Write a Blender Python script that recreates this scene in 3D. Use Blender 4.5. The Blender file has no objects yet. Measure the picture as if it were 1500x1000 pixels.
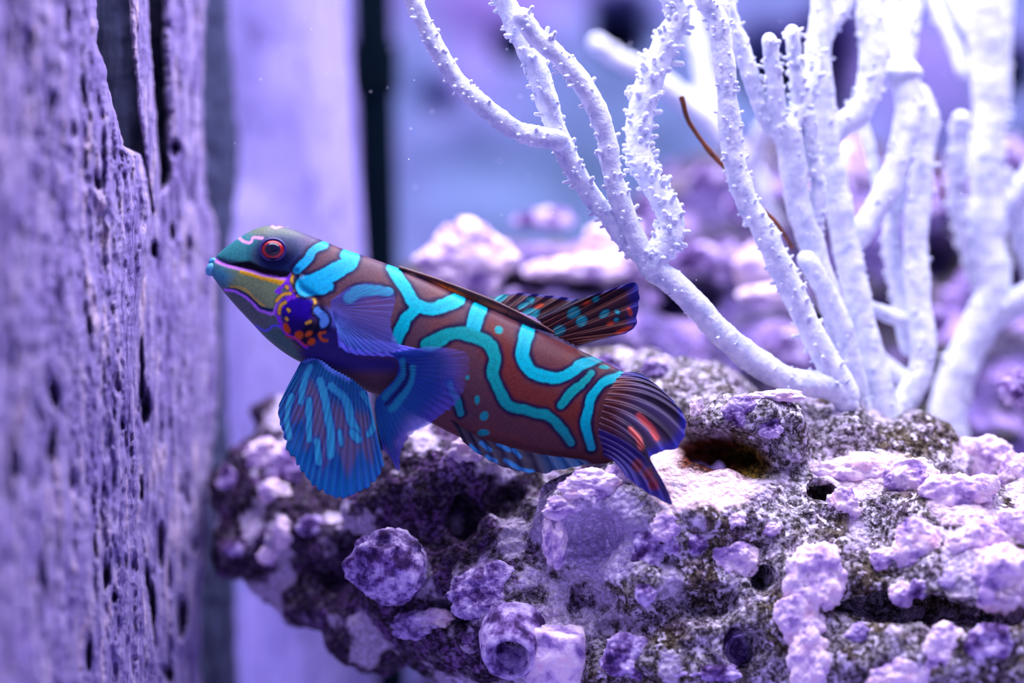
import bpy, math, random
import numpy as np
from mathutils import Vector

# ------------------------------------------------------------------ camera, world, lights
# 1 unit = 1 cm; the camera looks along +Y, focus plane at y = 0, 100 px of the 1500x1000 frame = 1 unit there
scn = bpy.context.scene
scn.unit_settings.system = 'METRIC'
scn.unit_settings.scale_length = 0.01
C = scn.collection
CAMD = 40.0
cam_d = bpy.data.cameras.new('camera')
cam_d.sensor_width = 36.0
cam_d.lens = 36.0 * CAMD / 15.0
cam_d.clip_end = 400
cam_d.dof.use_dof = True
cam_d.dof.focus_distance = CAMD + 0.1
cam_d.dof.aperture_fstop = 0.096 / 1.5
cam = bpy.data.objects.new('camera', cam_d)
cam.location = (0, -CAMD, 0)
cam.rotation_euler = (math.pi / 2, 0, 0)
C.objects.link(cam)
scn.camera = cam

world = bpy.data.worlds.new('tank_water_light')
scn.world = world
world.use_nodes = True
world.node_tree.nodes['Background'].inputs[0].default_value = (0.42, 0.36, 1.0, 1)
world.node_tree.nodes['Background'].inputs[1].default_value = 0.22

def area(name, loc, rot, sx, sy, energy, col):
    d = bpy.data.lights.new(name, 'AREA')
    d.shape = 'RECTANGLE'; d.size = sx; d.size_y = sy; d.energy = energy; d.color = col
    o = bpy.data.objects.new(name, d); o.location = loc; o.rotation_euler = rot
    C.objects.link(o)
    return o
# the aquarium's hood lamp, above the water and over the tank's footprint; the world is the room's dim light through the glass
area('hood_lamp_offscreen', (2, 5.5, 27), (0, 0, 0), 50, 39, 41000, (0.82, 0.79, 1.0))

vs = scn.view_settings
vs.view_transform = 'Standard'; vs.look = 'None'; vs.gamma = 1.0; vs.use_curve_mapping = False
vs.exposure = 0.75

# ------------------------------------------------------------------ helpers
R = np.random.RandomState
def P(px, py, y=0.0):
    """photo pixel at depth y -> world point"""
    s = (CAMD + y) / CAMD / 100.0
    return np.stack(np.broadcast_arrays((np.asarray(px, float) - 750) * s, np.asarray(y, float), (500 - np.asarray(py, float)) * s), -1)

def lin(c):
    c = np.asarray(c, float) / 255.0
    return np.where(c <= 0.04045, c / 12.92, ((c + 0.055) / 1.055) ** 2.4)

_LAT = R(7).rand(64, 64, 64).astype(np.float32)
def vnoise(p):
    p = np.asarray(p, np.float32)
    i = np.floor(p).astype(int); f = p - i
    f = f * f * (3 - 2 * f)
    i0 = i & 63; i1 = (i + 1) & 63
    x0, y0, z0 = i0[..., 0], i0[..., 1], i0[..., 2]
    x1, y1, z1 = i1[..., 0], i1[..., 1], i1[..., 2]
    fx, fy, fz = f[..., 0], f[..., 1], f[..., 2]
    a = _LAT[x0, y0, z0] * (1 - fx) + _LAT[x1, y0, z0] * fx
    b = _LAT[x0, y1, z0] * (1 - fx) + _LAT[x1, y1, z0] * fx
    c = _LAT[x0, y0, z1] * (1 - fx) + _LAT[x1, y0, z1] * fx
    d = _LAT[x0, y1, z1] * (1 - fx) + _LAT[x1, y1, z1] * fx
    return ((a * (1 - fy) + b * fy) * (1 - fz) + (c * (1 - fy) + d * fy) * fz) * 2 - 1

def fbm(p, o=4, gain=0.5):
    p = np.asarray(p, float); s = 0; a = 1.0; t = 0
    for k in range(o):
        s = s + a * vnoise(p * 2.03 ** k + 11.7 * k); t += a; a *= gain
    return s / t

def worley(p, seed=3):
    jit = R(seed).rand(32, 32, 32, 3)
    p = np.asarray(p, float); c = np.floor(p).astype(int); best = np.full(p.shape[:-1], 9.0)
    for dx in (-1, 0, 1):
        for dy in (-1, 0, 1):
            for dz in (-1, 0, 1):
                n = c + (dx, dy, dz)
                q = n + jit[n[..., 0] & 31, n[..., 1] & 31, n[..., 2] & 31]
                best = np.minimum(best, ((q - p) ** 2).sum(-1))
    return np.sqrt(best)

def sstep(a, b, x):
    t = np.clip((np.asarray(x, float) - a) / (b - a), 0, 1)
    return t * t * (3 - 2 * t)

def crom(pts, n):
    """Catmull-Rom through pts, resampled evenly at n points"""
    p = np.asarray(pts, float)
    if len(p) == 2:
        t = np.linspace(0, 1, n)[:, None]; return p[0] * (1 - t) + p[1] * t
    q = np.vstack([2 * p[0] - p[1], p, 2 * p[-1] - p[-2]]); out = []
    for i in range(1, len(q) - 2):
        t = np.linspace(0, 1, 24, endpoint=False)[:, None]
        a, b, c, d = q[i - 1], q[i], q[i + 1], q[i + 2]
        out.append(0.5 * (2 * b + (c - a) * t + (2 * a - 5 * b + 4 * c - d) * t ** 2 + (3 * b - a - 3 * c + d) * t ** 3))
    o = np.vstack(out + [p[-1:]])
    s = np.r_[0, np.cumsum(np.linalg.norm(np.diff(o[:, :min(3, o.shape[1])], axis=0), axis=1))]
    u = np.linspace(0, s[-1], n)
    return np.stack([np.interp(u, s, o[:, k]) for k in range(o.shape[1])], -1)

def mesh_obj(name, V, F, mat, parent=None, col=None, smooth=True, loc=None):
    """V world verts; F list/array of faces; col (n,3|4) linear colours; origin moved to loc"""
    V = np.asarray(V, float).reshape(-1, 3)
    me = bpy.data.meshes.new(name)
    if loc is None:
        loc = (parent.matrix_world.translation if parent is not None else Vector((V[:, 0].mean(), V[:, 1].mean(), V[:, 2].min())))
    loc = np.asarray(loc, float)
    if isinstance(F, np.ndarray):
        m, k = F.shape
        me.vertices.add(len(V)); me.vertices.foreach_set('co', (V - loc).astype(np.float32).ravel())
        me.loops.add(m * k); me.loops.foreach_set('vertex_index', F.astype(np.int32).ravel())
        me.polygons.add(m); me.polygons.foreach_set('loop_start', np.arange(0, m * k, k, dtype=np.int32))
        me.update(calc_edges=True)
    else:
        me.from_pydata((V - loc).tolist(), [], F)
    me.validate()
    if smooth:
        me.polygons.foreach_set('use_smooth', np.ones(len(me.polygons), bool))
    if col is not None:
        c = np.ones((len(V), 4), np.float32); c[:, :col.shape[1]] = col
        at = me.color_attributes.new('tint', 'FLOAT_COLOR', 'POINT')
        at.data.foreach_set('color', c.ravel())
    me.materials.append(mat)
    o = bpy.data.objects.new(name, me); C.objects.link(o)
    if parent is not None:
        o.parent = parent
        o.location = Vector(loc) - parent.matrix_world.translation
    else:
        o.location = loc
    bpy.context.view_layer.update() if parent is None else None
    o_wm = loc
    o['_w'] = [float(v) for v in o_wm]
    return o

def wpos(o): return Vector(o['_w'])

def sub_obj(name, V, F, mat, part, col=None, smooth=True):
    """a sub-part: child of a part"""
    loc = wpos(part)
    o = mesh_obj(name, V, F, mat, None, col, smooth, loc=loc)
    o.parent = part; o.location = (0, 0, 0)
    return o

def thing(name, loc, label, cat, group=None):
    o = bpy.data.objects.new(name, None); o.location = loc; C.objects.link(o)
    o.empty_display_size = 0.3
    o['label'] = label; o['category'] = cat
    if group: o['group'] = group
    o['_w'] = [float(v) for v in loc]
    bpy.context.view_layer.update()
    return o

def tag(o, label, cat, group=None, kind=None):
    o['label'] = label; o['category'] = cat
    if group: o['group'] = group
    if kind: o['kind'] = kind
    return o

def grid_faces(nu, nv, wrap_v=False):
    i = np.arange(nu - 1)[:, None]; j = np.arange(nv if wrap_v else nv - 1)[None, :]
    j2 = (j + 1) % nv
    a = i * nv + j; b = (i + 1) * nv + j; c = (i + 1) * nv + j2; d = i * nv + j2
    return np.stack([a, b, c, d], -1).reshape(-1, 4)

def tube(pts, rad, sides=12, bump=0.0, seed=0, cap=True):
    """tube along pts (n,3) with radii; rounded ends"""
    pts = np.asarray(pts, float); n = len(pts); rad = np.broadcast_to(np.asarray(rad, float), (n,)).copy()
    if cap:
        t0 = pts[0] - pts[1]; t0 /= np.linalg.norm(t0) + 1e-9; t1 = pts[-1] - pts[-2]; t1 /= np.linalg.norm(t1) + 1e-9
        fr = np.array([1.0, 0.92, 0.7, 0.38, 0.02]); ad = np.array([0, 0.38, 0.7, 0.92, 1.0])
        pts = np.vstack([(pts[0] + t0 * rad[0] * ad[1:, None])[::-1], pts, pts[-1] + t1 * rad[-1] * ad[1:, None]])
        rad = np.r_[(rad[0] * fr[1:])[::-1], rad, rad[-1] * fr[1:]]
        n = len(pts)
    T = np.gradient(pts, axis=0); T /= np.linalg.norm(T, axis=1)[:, None] + 1e-9
    up = np.array([0.13, 1.0, 0.07]); 
    A = np.cross(T, up); A /= np.linalg.norm(A, axis=1)[:, None] + 1e-9
    B = np.cross(T, A)
    th = np.linspace(0, 2 * np.pi, sides, endpoint=False)
    D = A[:, None] * np.cos(th)[None, :, None] + B[:, None] * np.sin(th)[None, :, None]
    V = pts[:, None] + D * rad[:, None, None]
    if bump:
        V = V + D * (bump * (fbm(V * 3.2 + seed * 3.1, 3) + 0.6 * np.abs(vnoise(V * 11 + seed)))[..., None]) * np.minimum(1, rad / rad.max())[:, None, None]
    return V.reshape(-1, 3), grid_faces(n, sides, True)

def join(parts):
    Vs, Fs, o = [], [], 0
    for V, F in parts:
        Vs.append(V); Fs.append(F + o); o += len(V)
    return np.vstack(Vs), np.vstack(Fs)

class SDF:
    def __init__(s, lo, hi, h):
        s.lo = np.asarray(lo, float); s.h = h
        s.n = np.ceil((np.asarray(hi, float) - s.lo) / h).astype(int) + 1
        s.F = np.full(s.n, 1.0, np.float32)
    def _box(s, c, r, m):
        a = np.clip(np.floor((c - r - m - s.lo) / s.h).astype(int), 0, s.n); b = np.clip(np.ceil((c + r + m - s.lo) / s.h).astype(int) + 1, 0, s.n)
        ax = [s.lo[k] + s.h * np.arange(a[k], b[k]) for k in range(3)]
        return tuple(slice(a[k], b[k]) for k in range(3)), np.stack(np.meshgrid(*ax, indexing='ij'), -1)
    def ell(s, c, r, k=0.3, carve=False, rotz=0.0, roty=0.0):
        c = np.asarray(c, float); r = np.asarray(r, float); m = k + 0.5
        sl, G = s._box(c, np.full(3, r.max()) if (roty or rotz) else r, m)
        if min(G.shape[:3]) == 0: return
        q = G - c
        if roty:
            ca, sa = math.cos(roty), math.sin(roty)
            q = np.stack([q[..., 0] * ca + q[..., 2] * sa, q[..., 1], -q[..., 0] * sa + q[..., 2] * ca], -1)
        k0 = np.linalg.norm(q / r, axis=-1); k1 = np.linalg.norm(q / (r * r), axis=-1) + 1e-6
        d = k0 * (k0 - 1) / k1
        F = s.F[sl]
        if not carve:
            hh = np.clip(0.5 + 0.5 * (F - d) / k, 0, 1); N = F * (1 - hh) + d * hh - k * hh * (1 - hh)
        else:
            d = -d; hh = np.clip(0.5 - 0.5 * (F - d) / k, 0, 1); N = F * (1 - hh) + d * hh + k * hh * (1 - hh)
        s.F[sl] = N
    def close(s):
        for k in range(3):
            idx = [slice(None)] * 3
            for e in (0, -1):
                idx[k] = e; s.F[tuple(idx)] = np.maximum(s.F[tuple(idx)], 0.05)
    def front(s, px, py, y0=None, y1=None):
        ys = s.lo[1] + s.h * np.arange(s.n[1])
        p = P(px, py, ys); ix = np.round((p[:, 0] - s.lo[0]) / s.h).astype(int); iz = np.round((p[:, 2] - s.lo[2]) / s.h).astype(int)
        ok = (ix >= 0) & (ix < s.n[0]) & (iz >= 0) & (iz < s.n[2])
        for j in range(s.n[1]):
            if ok[j] and s.F[ix[j], j, iz[j]] < 0: return ys[j]
        return None
    def mesh(s):
        s.close(); F = s.F; ins = F < 0
        cs = ins[:-1, :-1, :-1].astype(np.int8)
        tot = np.zeros_like(cs)
        offs = [(a, b, c) for a in (0, 1) for b in (0, 1) for c in (0, 1)]
        sh = np.array(F.shape) - 1
        for a, b, c in offs: tot += ins[a:a + sh[0], b:b + sh[1], c:c + sh[2]]
        I, J, K = np.nonzero((tot > 0) & (tot < 8))
        val = {o: F[I + o[0], J + o[1], K + o[2]] for o in offs}
        acc = np.zeros((len(I), 3)); cnt = np.zeros(len(I))
        for o in offs:
            for ax in range(3):
                if o[ax] == 0:
                    e = list(o); e[ax] = 1; e = tuple(e)
                    v0, v1 = val[o], val[e]; cr = (v0 < 0) != (v1 < 0)
                    t = np.where(cr, v0 / np.where(cr, v0 - v1, 1), 0)
                    p = np.zeros((len(I), 3)); p[:] = o; p[:, ax] = t
                    acc += p * cr[:, None]; cnt += cr
        V = s.lo + s.h * (np.stack([I, J, K], -1) + acc / cnt[:, None])
        idx = np.full(sh, -1, np.int32); idx[I, J, K] = np.arange(len(I))
        quads = []
        for ax in range(3):
            u, w = (ax + 1) % 3, (ax + 2) % 3
            sa = [slice(None)] * 3; sb = [slice(None)] * 3; sa[ax] = slice(0, -1); sb[ax] = slice(1, None)
            a = ins[tuple(sa)]; b = ins[tuple(sb)]
            E = np.stack(np.nonzero(a != b), -1)
            E = E[(E[:, u] > 0) & (E[:, w] > 0) & (E[:, u] < sh[u]) & (E[:, w] < sh[w])]
            flip = b[tuple(E.T)]
            def g(du, dw):
                q = E.copy(); q[:, u] -= du; q[:, w] -= dw; return idx[tuple(q.T)]
            Q = np.stack([g(1, 1), g(0, 1), g(0, 0), g(1, 0)], -1)
            Q[flip] = Q[flip][:, ::-1]
            quads.append(Q)
        return V, np.vstack(quads)

def vnormals(V, F):
    n = np.cross(V[F[:, 2]] - V[F[:, 0]], V[F[:, 3]] - V[F[:, 1]])
    N = np.zeros_like(V)
    for k in range(4): np.add.at(N, F[:, k], n)
    return N / (np.linalg.norm(N, axis=1)[:, None] + 1e-9)

# ------------------------------------------------------------------ materials
def new_mat(name):
    m = bpy.data.materials.new(name); m.use_nodes = True
    nt = m.node_tree; b = nt.nodes['Principled BSDF']
    return m, nt, b

def N(nt, kind, **kw):
    n = nt.nodes.new(kind)
    for k, v in kw.items():
        if k.startswith('i_'):
            key = k[2:]; key = int(key) if key.isdigit() else key.replace('_', ' ')
            n.inputs[key].default_value = v
        else: setattr(n, k, v)
    return n

def ramp(nt, stops, interp='LINEAR'):
    r = nt.nodes.new('ShaderNodeValToRGB'); e = r.color_ramp; e.interpolation = interp
    while len(e.elements) < len(stops): e.elements.new(0.5)
    for el, (p, c) in zip(e.elements, stops): el.position = p; el.color = tuple(lin(c)) + (1,)
    return r

def mix(nt, fac, a, b, mode='MIX'):
    m = nt.nodes.new('ShaderNodeMix'); m.data_type = 'RGBA'; m.blend_type = mode
    if isinstance(fac, (int, float)): m.inputs[0].default_value = fac
    else: nt.links.new(fac, m.inputs[0])
    for s, v in ((m.inputs[6], a), (m.inputs[7], b)):
        if isinstance(v, tuple): s.default_value = v
        else: nt.links.new(v, s)
    return m.outputs[2]

def coords(nt, scale=(1, 1, 1)):
    g = nt.nodes.new('ShaderNodeNewGeometry'); mp = N(nt, 'ShaderNodeMapping')
    mp.inputs['Scale'].default_value = scale
    nt.links.new(g.outputs['Position'], mp.inputs[0])
    return mp.outputs[0]

def noise_tex(nt, vec, scale, detail=4, rough=0.6):
    n = N(nt, 'ShaderNodeTexNoise'); n.inputs['Scale'].default_value = scale; n.inputs['Detail'].default_value = detail; n.inputs['Roughness'].default_value = rough
    nt.links.new(vec, n.inputs['Vector']); return n.outputs['Fac']

def bump(nt, b, h, strength=0.5, dist=0.05):
    bp = N(nt, 'ShaderNodeBump'); bp.inputs['Strength'].default_value = strength; bp.inputs['Distance'].default_value = dist
    nt.links.new(h, bp.inputs['Height']); nt.links.new(bp.outputs[0], b.inputs['Normal'])

def attr(nt):
    a = nt.nodes.new('ShaderNodeAttribute'); a.attribute_name = 'tint'; return a

def mat_plain(name, c, rough=0.6, var=0.15, scale=8):
    m, nt, b = new_mat(name); v = coords(nt)
    n = noise_tex(nt, v, scale)
    c = np.asarray(c, float)
    r = ramp(nt, [(0.3, np.clip(c * (1 - var), 0, 255)), (0.7, np.clip(c * (1 + var), 0, 255))]); nt.links.new(n, r.inputs[0])
    nt.links.new(r.outputs[0], b.inputs['Base Color']); b.inputs['Roughness'].default_value = rough
    return m

# fish skin: painted pattern with fine mottling
M_fish, nt, b = new_mat('fish_skin')
v = coords(nt); a = attr(nt); n = noise_tex(nt, v, 26, 3)
r = ramp(nt, [(0.25, (205, 205, 205)), (0.75, (255, 255, 255))]); nt.links.new(n, r.inputs[0])
nt.links.new(mix(nt, 1.0, a.outputs['Color'], r.outputs[0], 'MULTIPLY'), b.inputs['Base Color'])
b.inputs['Roughness'].default_value = 0.38; b.inputs['Specular IOR Level'].default_value = 0.09
bump(nt, b, noise_tex(nt, v, 30, 2), 0.12, 0.02)

# fin membrane: thin, lets light through
M_fin, nt, b = new_mat('fin_membrane')
a = attr(nt); tr = N(nt, 'ShaderNodeBsdfTranslucent'); tp = N(nt, 'ShaderNodeBsdfTransparent'); ms = N(nt, 'ShaderNodeMixShader'); ms2 = N(nt, 'ShaderNodeMixShader')
nt.links.new(a.outputs['Color'], b.inputs['Base Color']); nt.links.new(a.outputs['Color'], tr.inputs[0])
b.inputs['Roughness'].default_value = 0.5; b.inputs['Specular IOR Level'].default_value = 0.2
ms.inputs[0].default_value = 0.3
nt.links.new(b.outputs[0], ms.inputs[1]); nt.links.new(tr.outputs[0], ms.inputs[2])
nt.links.new(a.outputs['Alpha'], ms2.inputs[0]); nt.links.new(tp.outputs[0], ms2.inputs[1]); nt.links.new(ms.outputs[0], ms2.inputs[2])
nt.links.new(ms2.outputs[0], nt.nodes['Material Output'].inputs[0])

M_black, nt, b = new_mat('eye_pupil'); n = noise_tex(nt, coords(nt), 9); r = ramp(nt, [(0.3, (8, 8, 26)), (0.8, (26, 32, 70))]); nt.links.new(n, r.inputs[0]); nt.links.new(r.outputs[0], b.inputs['Base Color']); b.inputs['Roughness'].default_value = 0.12
M_iris = mat_plain('eye_iris', (150, 20, 30), 0.3, 0.4, 9)

# white sea whip coral
M_coral, nt, b = new_mat('white_coral')
v = coords(nt); n = noise_tex(nt, v, 5, 5)
r = ramp(nt, [(0.25, (176, 184, 222)), (0.6, (236, 240, 252))]); nt.links.new(n, r.inputs[0])
nt.links.new(r.outputs[0], b.inputs['Base Color']); b.inputs['Roughness'].default_value = 0.7
b.inputs['Subsurface Weight'].default_value = 0.0
bump(nt, b, noise_tex(nt, v, 16, 4), 0.5, 0.05)

# live rock: large tint from the encrusting growth, fine grains over it
def rock_mat(name, speck=1.0, fine=12.5):
    m, nt, b = new_mat(name)
    v = coords(nt); a = attr(nt)
    n1 = noise_tex(nt, v, fine, 3, 0.7); r1 = ramp(nt, [(0.38, (46, 38, 34)), (0.48, (140, 132, 128)), (0.58, (255, 255, 255))]); nt.links.new(n1, r1.inputs[0])
    vo = N(nt, 'ShaderNodeTexVoronoi'); vo.inputs['Scale'].default_value = fine * 0.8; nt.links.new(v, vo.inputs['Vector'])
    cr = nt.nodes.new('ShaderNodeAttribute'); cr.attribute_name = 'crust'
    mf = N(nt, 'ShaderNodeMapRange'); mf.inputs['To Min'].default_value = 0.95 * speck; mf.inputs['To Max'].default_value = 0.25 * speck; nt.links.new(cr.outputs['Fac'], mf.inputs['Value'])
    c = mix(nt, mf.outputs[0], a.outputs['Color'], r1.outputs[0], 'MULTIPLY')
    n2 = noise_tex(nt, v, fine * 0.55, 4, 0.7); r2 = ramp(nt, [(0.54, (0, 0, 0)), (0.62, (255, 255, 255))]); nt.links.new(n2, r2.inputs[0])
    gr = N(nt, 'ShaderNodeMath', operation='MULTIPLY'); nt.links.new(r2.outputs[0], gr.inputs[0]); nt.links.new(a.outputs['Alpha'], gr.inputs[1])
    c = mix(nt, gr.outputs[0], c, tuple(lin((238, 226, 250))) + (1,))
    nt.links.new(c, b.inputs['Base Color']); b.inputs['Roughness'].default_value = 0.85; b.inputs['Specular IOR Level'].default_value = 0.15
    ad = N(nt, 'ShaderNodeMath', operation='SUBTRACT'); nt.links.new(n1, ad.inputs[0]); nt.links.new(vo.outputs['Distance'], ad.inputs[1])
    bump(nt, b, ad.outputs[0], 0.75, 0.09)
    return m
M_rock = rock_mat('live_rock')
M_bgrock = rock_mat('back_rock', 0.6, 8)

# encrusting coralline growth: pale pink and lilac
M_nod, nt, b = new_mat('coralline_pink')
v = coords(nt); n = noise_tex(nt, v, 2.6, 5, 0.6)
r = ramp(nt, [(0.34, (128, 100, 172)), (0.44, (206, 176, 226)), (0.54, (250, 230, 246)), (0.70, (248, 204, 224))]); nt.links.new(n, r.inputs[0])
nt.links.new(r.outputs[0], b.inputs['Base Color']); b.inputs['Roughness'].default_value = 0.8; b.inputs['Specular IOR Level'].default_value = 0.2
bump(nt, b, noise_tex(nt, v, 13, 4), 0.6, 0.06)
M_nodp, nt, b = new_mat('coralline_purple')
v = coords(nt); n = noise_tex(nt, v, 3.4, 5, 0.65)
r = ramp(nt, [(0.38, (58, 34, 84)), (0.47, (120, 90, 156)), (0.55, (186, 164, 218)), (0.66, (232, 216, 246))]); nt.links.new(n, r.inputs[0])
nt.links.new(r.outputs[0], b.inputs['Base Color']); b.inputs['Roughness'].default_value = 0.8; b.inputs['Specular IOR Level'].default_value = 0.2
bump(nt, b, noise_tex(nt, v, 13, 4), 0.6, 0.06)

# weathered wood, streaked upright
def wood_mat(name, stops, sc=1.0, b_s=0.9):
    m, nt, b = new_mat(name)
    v = coords(nt, (2.2 * sc, 2.2 * sc, 0.55 * sc)); n1 = noise_tex(nt, v, 1.6, 6, 0.62)
    r = ramp(nt, stops); nt.links.new(n1, r.inputs[0])
    v2 = coords(nt, (6 * sc, 6 * sc, 2.2 * sc)); n2 = noise_tex(nt, v2, 2.5, 6, 0.75)
    r2 = ramp(nt, [(0.34, (134, 122, 150)), (0.47, (255, 255, 255))]); nt.links.new(n2, r2.inputs[0])
    nt.links.new(mix(nt, 0.8, r.outputs[0], r2.outputs[0], 'MULTIPLY'), b.inputs['Base Color'])
    b.inputs['Roughness'].default_value = 0.9; b.inputs['Specular IOR Level'].default_value = 0.1
    ad = N(nt, 'ShaderNodeMath', operation='ADD'); nt.links.new(n1, ad.inputs[0]); nt.links.new(n2, ad.inputs[1])
    bump(nt, b, ad.outputs[0], b_s, 0.18)
    return m
M_bark = wood_mat('weathered_bark', [(0.30, (112, 92, 160)), (0.42, (172, 150, 222)), (0.54, (200, 182, 240)), (0.66, (250, 222, 248))])
M_core = wood_mat('grey_core_wood', [(0.3, (58, 62, 92)), (0.55, (86, 92, 130)), (0.75, (124, 132, 180))])
M_trunk = wood_mat('smooth_weathered_trunk', [(0.25, (142, 132, 198)), (0.5, (166, 156, 220)), (0.75, (186, 174, 232))], 0.35, 0.15)

# ------------------------------------------------------------------ the tank
# back wall: moulded background panel with real hollows
nu, nv = 190, 150
gx, gz = np.meshgrid(np.linspace(-30, 34, nu), np.linspace(-16, 22, nv), indexing='ij')
YB = 24.0
q = np.stack([gx, gx * 0, gz], -1)
yy = YB + 0.9 * fbm(q * 0.16, 4) + 0.25 * fbm(q * 0.7, 3)
for px, py, rx, ry, dp in ((912, 40, 42, 48, 6), (748, 62, 26, 24, 3.5), (1140, 95, 60, 60, 4), (1222, 70, 46, 60, 5), (1230, 160, 30, 60, 4), (1490, 110, 30, 40, 4), (640, 150, 30, 30, 0.8)):
    c = P(px, py, YB); k = (CAMD + YB) / CAMD / 100
    d = np.sqrt(((gx - c[0]) / (rx * k)) ** 2 + ((gz - c[2]) / (ry * k)) ** 2) + 0.22 * fbm(q * 0.8 + 3, 2)
    yy += dp * (1 - sstep(0.55, 1.1, d))
V = np.stack([gx, yy, gz], -1).reshape(-1, 3)
m1, nt, b = new_mat('back_panel')
v = coords(nt); n = noise_tex(nt, v, 0.16, 4, 0.55); r = ramp(nt, [(0.32, (60, 82, 112)), (0.5, (88, 102, 146)), (0.66, (118, 96, 162))]); nt.links.new(n, r.inputs[0])
nt.links.new(r.outputs[0], b.inputs['Base Color']); b.inputs['Roughness'].default_value = 0.9
M_wall = m1
w = mesh_obj('wall_back', V, grid_faces(nu, nv)[:, ::-1], M_wall); w['kind'] = 'structure'
del w['_w']
# tank bottom
V = np.array([(-30, -14, -9), (34, -14, -9), (34, 25.5, -9), (-30, 25.5, -9), (-30, -14, -10), (34, -14, -10), (34, 25.5, -10), (-30, 25.5, -10)])
f = mesh_obj('floor', V, [(0, 1, 2, 3), (7, 6, 5, 4), (0, 4, 5, 1), (1, 5, 6, 2), (2, 6, 7, 3), (3, 7, 4, 0)], mat_plain('tank_bottom_sand', (150, 140, 190), 0.9, 0.2, 12), smooth=False)
f['kind'] = 'structure'; del f['_w']

# black standpipe between the trunk and the back panel
M_pipe = mat_plain('black_pipe', (3, 13, 22), 0.9, 0.3, 3); M_pipe.node_tree.nodes['Principled BSDF'].inputs['Specular IOR Level'].default_value = 0.03
root = thing('standpipe', P(560, 500, 15)[0:2].tolist() + [-9], 'tall black pipe standing behind the driftwood trunk', 'pipe')
t0 = P(543, -80, 15); t1 = P(575, 1100, 15); t1[2] = -9
V, F = tube(np.linspace(t0, t1, 60), 0.40, 24, cap=False); mesh_obj('pipe', V, F, M_pipe, root)
for zz in (-3.5, 5.5):
    k = (zz - t0[2]) / (t1[2] - t0[2]); c = t0 + (t1 - t0) * k
    V, F = tube(np.linspace(c - (0, 0, .5), c + (0, 0, .5), 6), 0.50, 24, cap=False); mesh_obj('coupling', V, F, M_pipe, root)

# ------------------------------------------------------------------ driftwood (left)
def ip(pts, y):
    p = np.asarray(pts, float); return np.interp(y, p[:, 0], p[:, 1])
def bark(name, xl, xr, py0, py1, yfun, thick, mat, parent, seed, amp=0.42, jag=6.0, pits=(), nr=620, nc=190, edge=14.0):
    """loft an upright sheet between two ragged edges: xl, xr are (py, px) tables"""
    t = np.linspace(py0, py1, nr)
    L = ip(xl, t); Rr = np.maximum(ip(xr, t), L + 3)
    jl = jag * fbm(np.stack([t * 0.03, t * 0 + seed, t * 0], -1), 5, 0.65); jr = jag * fbm(np.stack([t * 0.03, t * 0 + seed + 9, t * 0], -1), 5, 0.65)
    s = np.linspace(0, 1, nc)
    px = L[:, None] + (Rr - L)[:, None] * s[None]
    W_ = Rr - L; fall = np.minimum(14.0, W_ * .3)[:, None]
    px = px + jl[:, None] * np.exp(-(px - L[:, None]) / fall) + jr[:, None] * np.exp(-(Rr[:, None] - px) / fall)
    L = px[:, 0]; Rr = px[:, -1]
    py = np.repeat(t[:, None], nc, 1)
    y = yfun(px, py)
    q = np.stack([px * 0.022, px * 0 + seed, py * 0.006], -1)
    rel = fbm(q, 5, 0.55) * amp + np.abs(fbm(q * (3.3, 1, 2.6) + 5, 4, .65)) * amp * 1.0 + fbm(q * (9, 1, 9) + 17, 3, .6) * amp * .22
    y = y + rel
    for cx, cy, rx, ry, dp in pits:
        d = np.sqrt(((px - cx) / rx) ** 2 + ((py - cy) / ry) ** 2) + 0.9 * fbm(np.stack([px * 0.13, px * 0 + seed, py * 0.035], -1), 3)
        y = y + dp * .62 * (1 - sstep(0.1, 1.2, d))
    e = np.minimum(px - L[:, None], Rr[:, None] - px); e = np.clip(1 - e / edge, 0, 1)
    y = y + thick * 0.6 * (1 - np.sqrt(np.maximum(1 - e * e, 0)))
    Vf = P(px, py, y)
    ib = np.linspace(nc - 1, 0, 16).astype(int)
    yb = yfun(px[:, ib], py[:, ib]) + thick + sum([p_[4] for p_ in pits[:1]]) * .5
    Vb = P(px[:, ib], py[:, ib], np.maximum(yb, y[:, ib] + 0.05))
    V = np.concatenate([Vf, Vb], 1); n = nc + 16
    F = grid_faces(nr, n, True)
    return mesh_obj(name, V.reshape(-1, 3), F[:, ::-1], mat, parent)

def ywood(px, py): return -6.0 + np.asarray(px, float) * 0.031
plank = thing('driftwood_plank', (P(150, 500, 0)[0], 0, -9), 'cracked lilac driftwood slab with peeling bark layers and dark slits', 'driftwood')
rr = random.Random(5)
pitsA = [(140, 268, 6, 24, .8), (75, 160, 7, 26, .6), (107, 190, 6, 22, .6), (78, 575, 9, 22, .9), (76, 655, 10, 32, 1.0), (155, 840, 7, 20, 1.0), (168, 870, 5, 14, .7), (130, 965, 6, 22, .7), (15, 690, 12, 60, .7), (25, 340, 14, 20, .7), (170, 560, 5, 20, .6), (130, 480, 6, 22, .5), (105, 700, 6, 30, .5), (40, 60, 14, 26, .5), (62, 850, 8, 34, .5), (120, 125, 4, 14, .6), (178, 620, 4, 14, .5)]
for k in range(46):
    pitsA.append((rr.uniform(-40, 200), rr.uniform(0, 1000), rr.uniform(4, 10), rr.uniform(20, 80), rr.uniform(.1, .3)))
bark('bark_sheet', [(-150, -260), (1100, -260)], [(-150, 128), (0, 140), (60, 143), (130, 160), (190, 176), (214, 184), (226, 208), (245, 214), (330, 222), (430, 208), (500, 192), (600, 200), (700, 203), (860, 214), (920, 224), (1100, 236)], -150, 1150, ywood, 1.1, M_bark, plank, 2, pits=pitsA)
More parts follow.
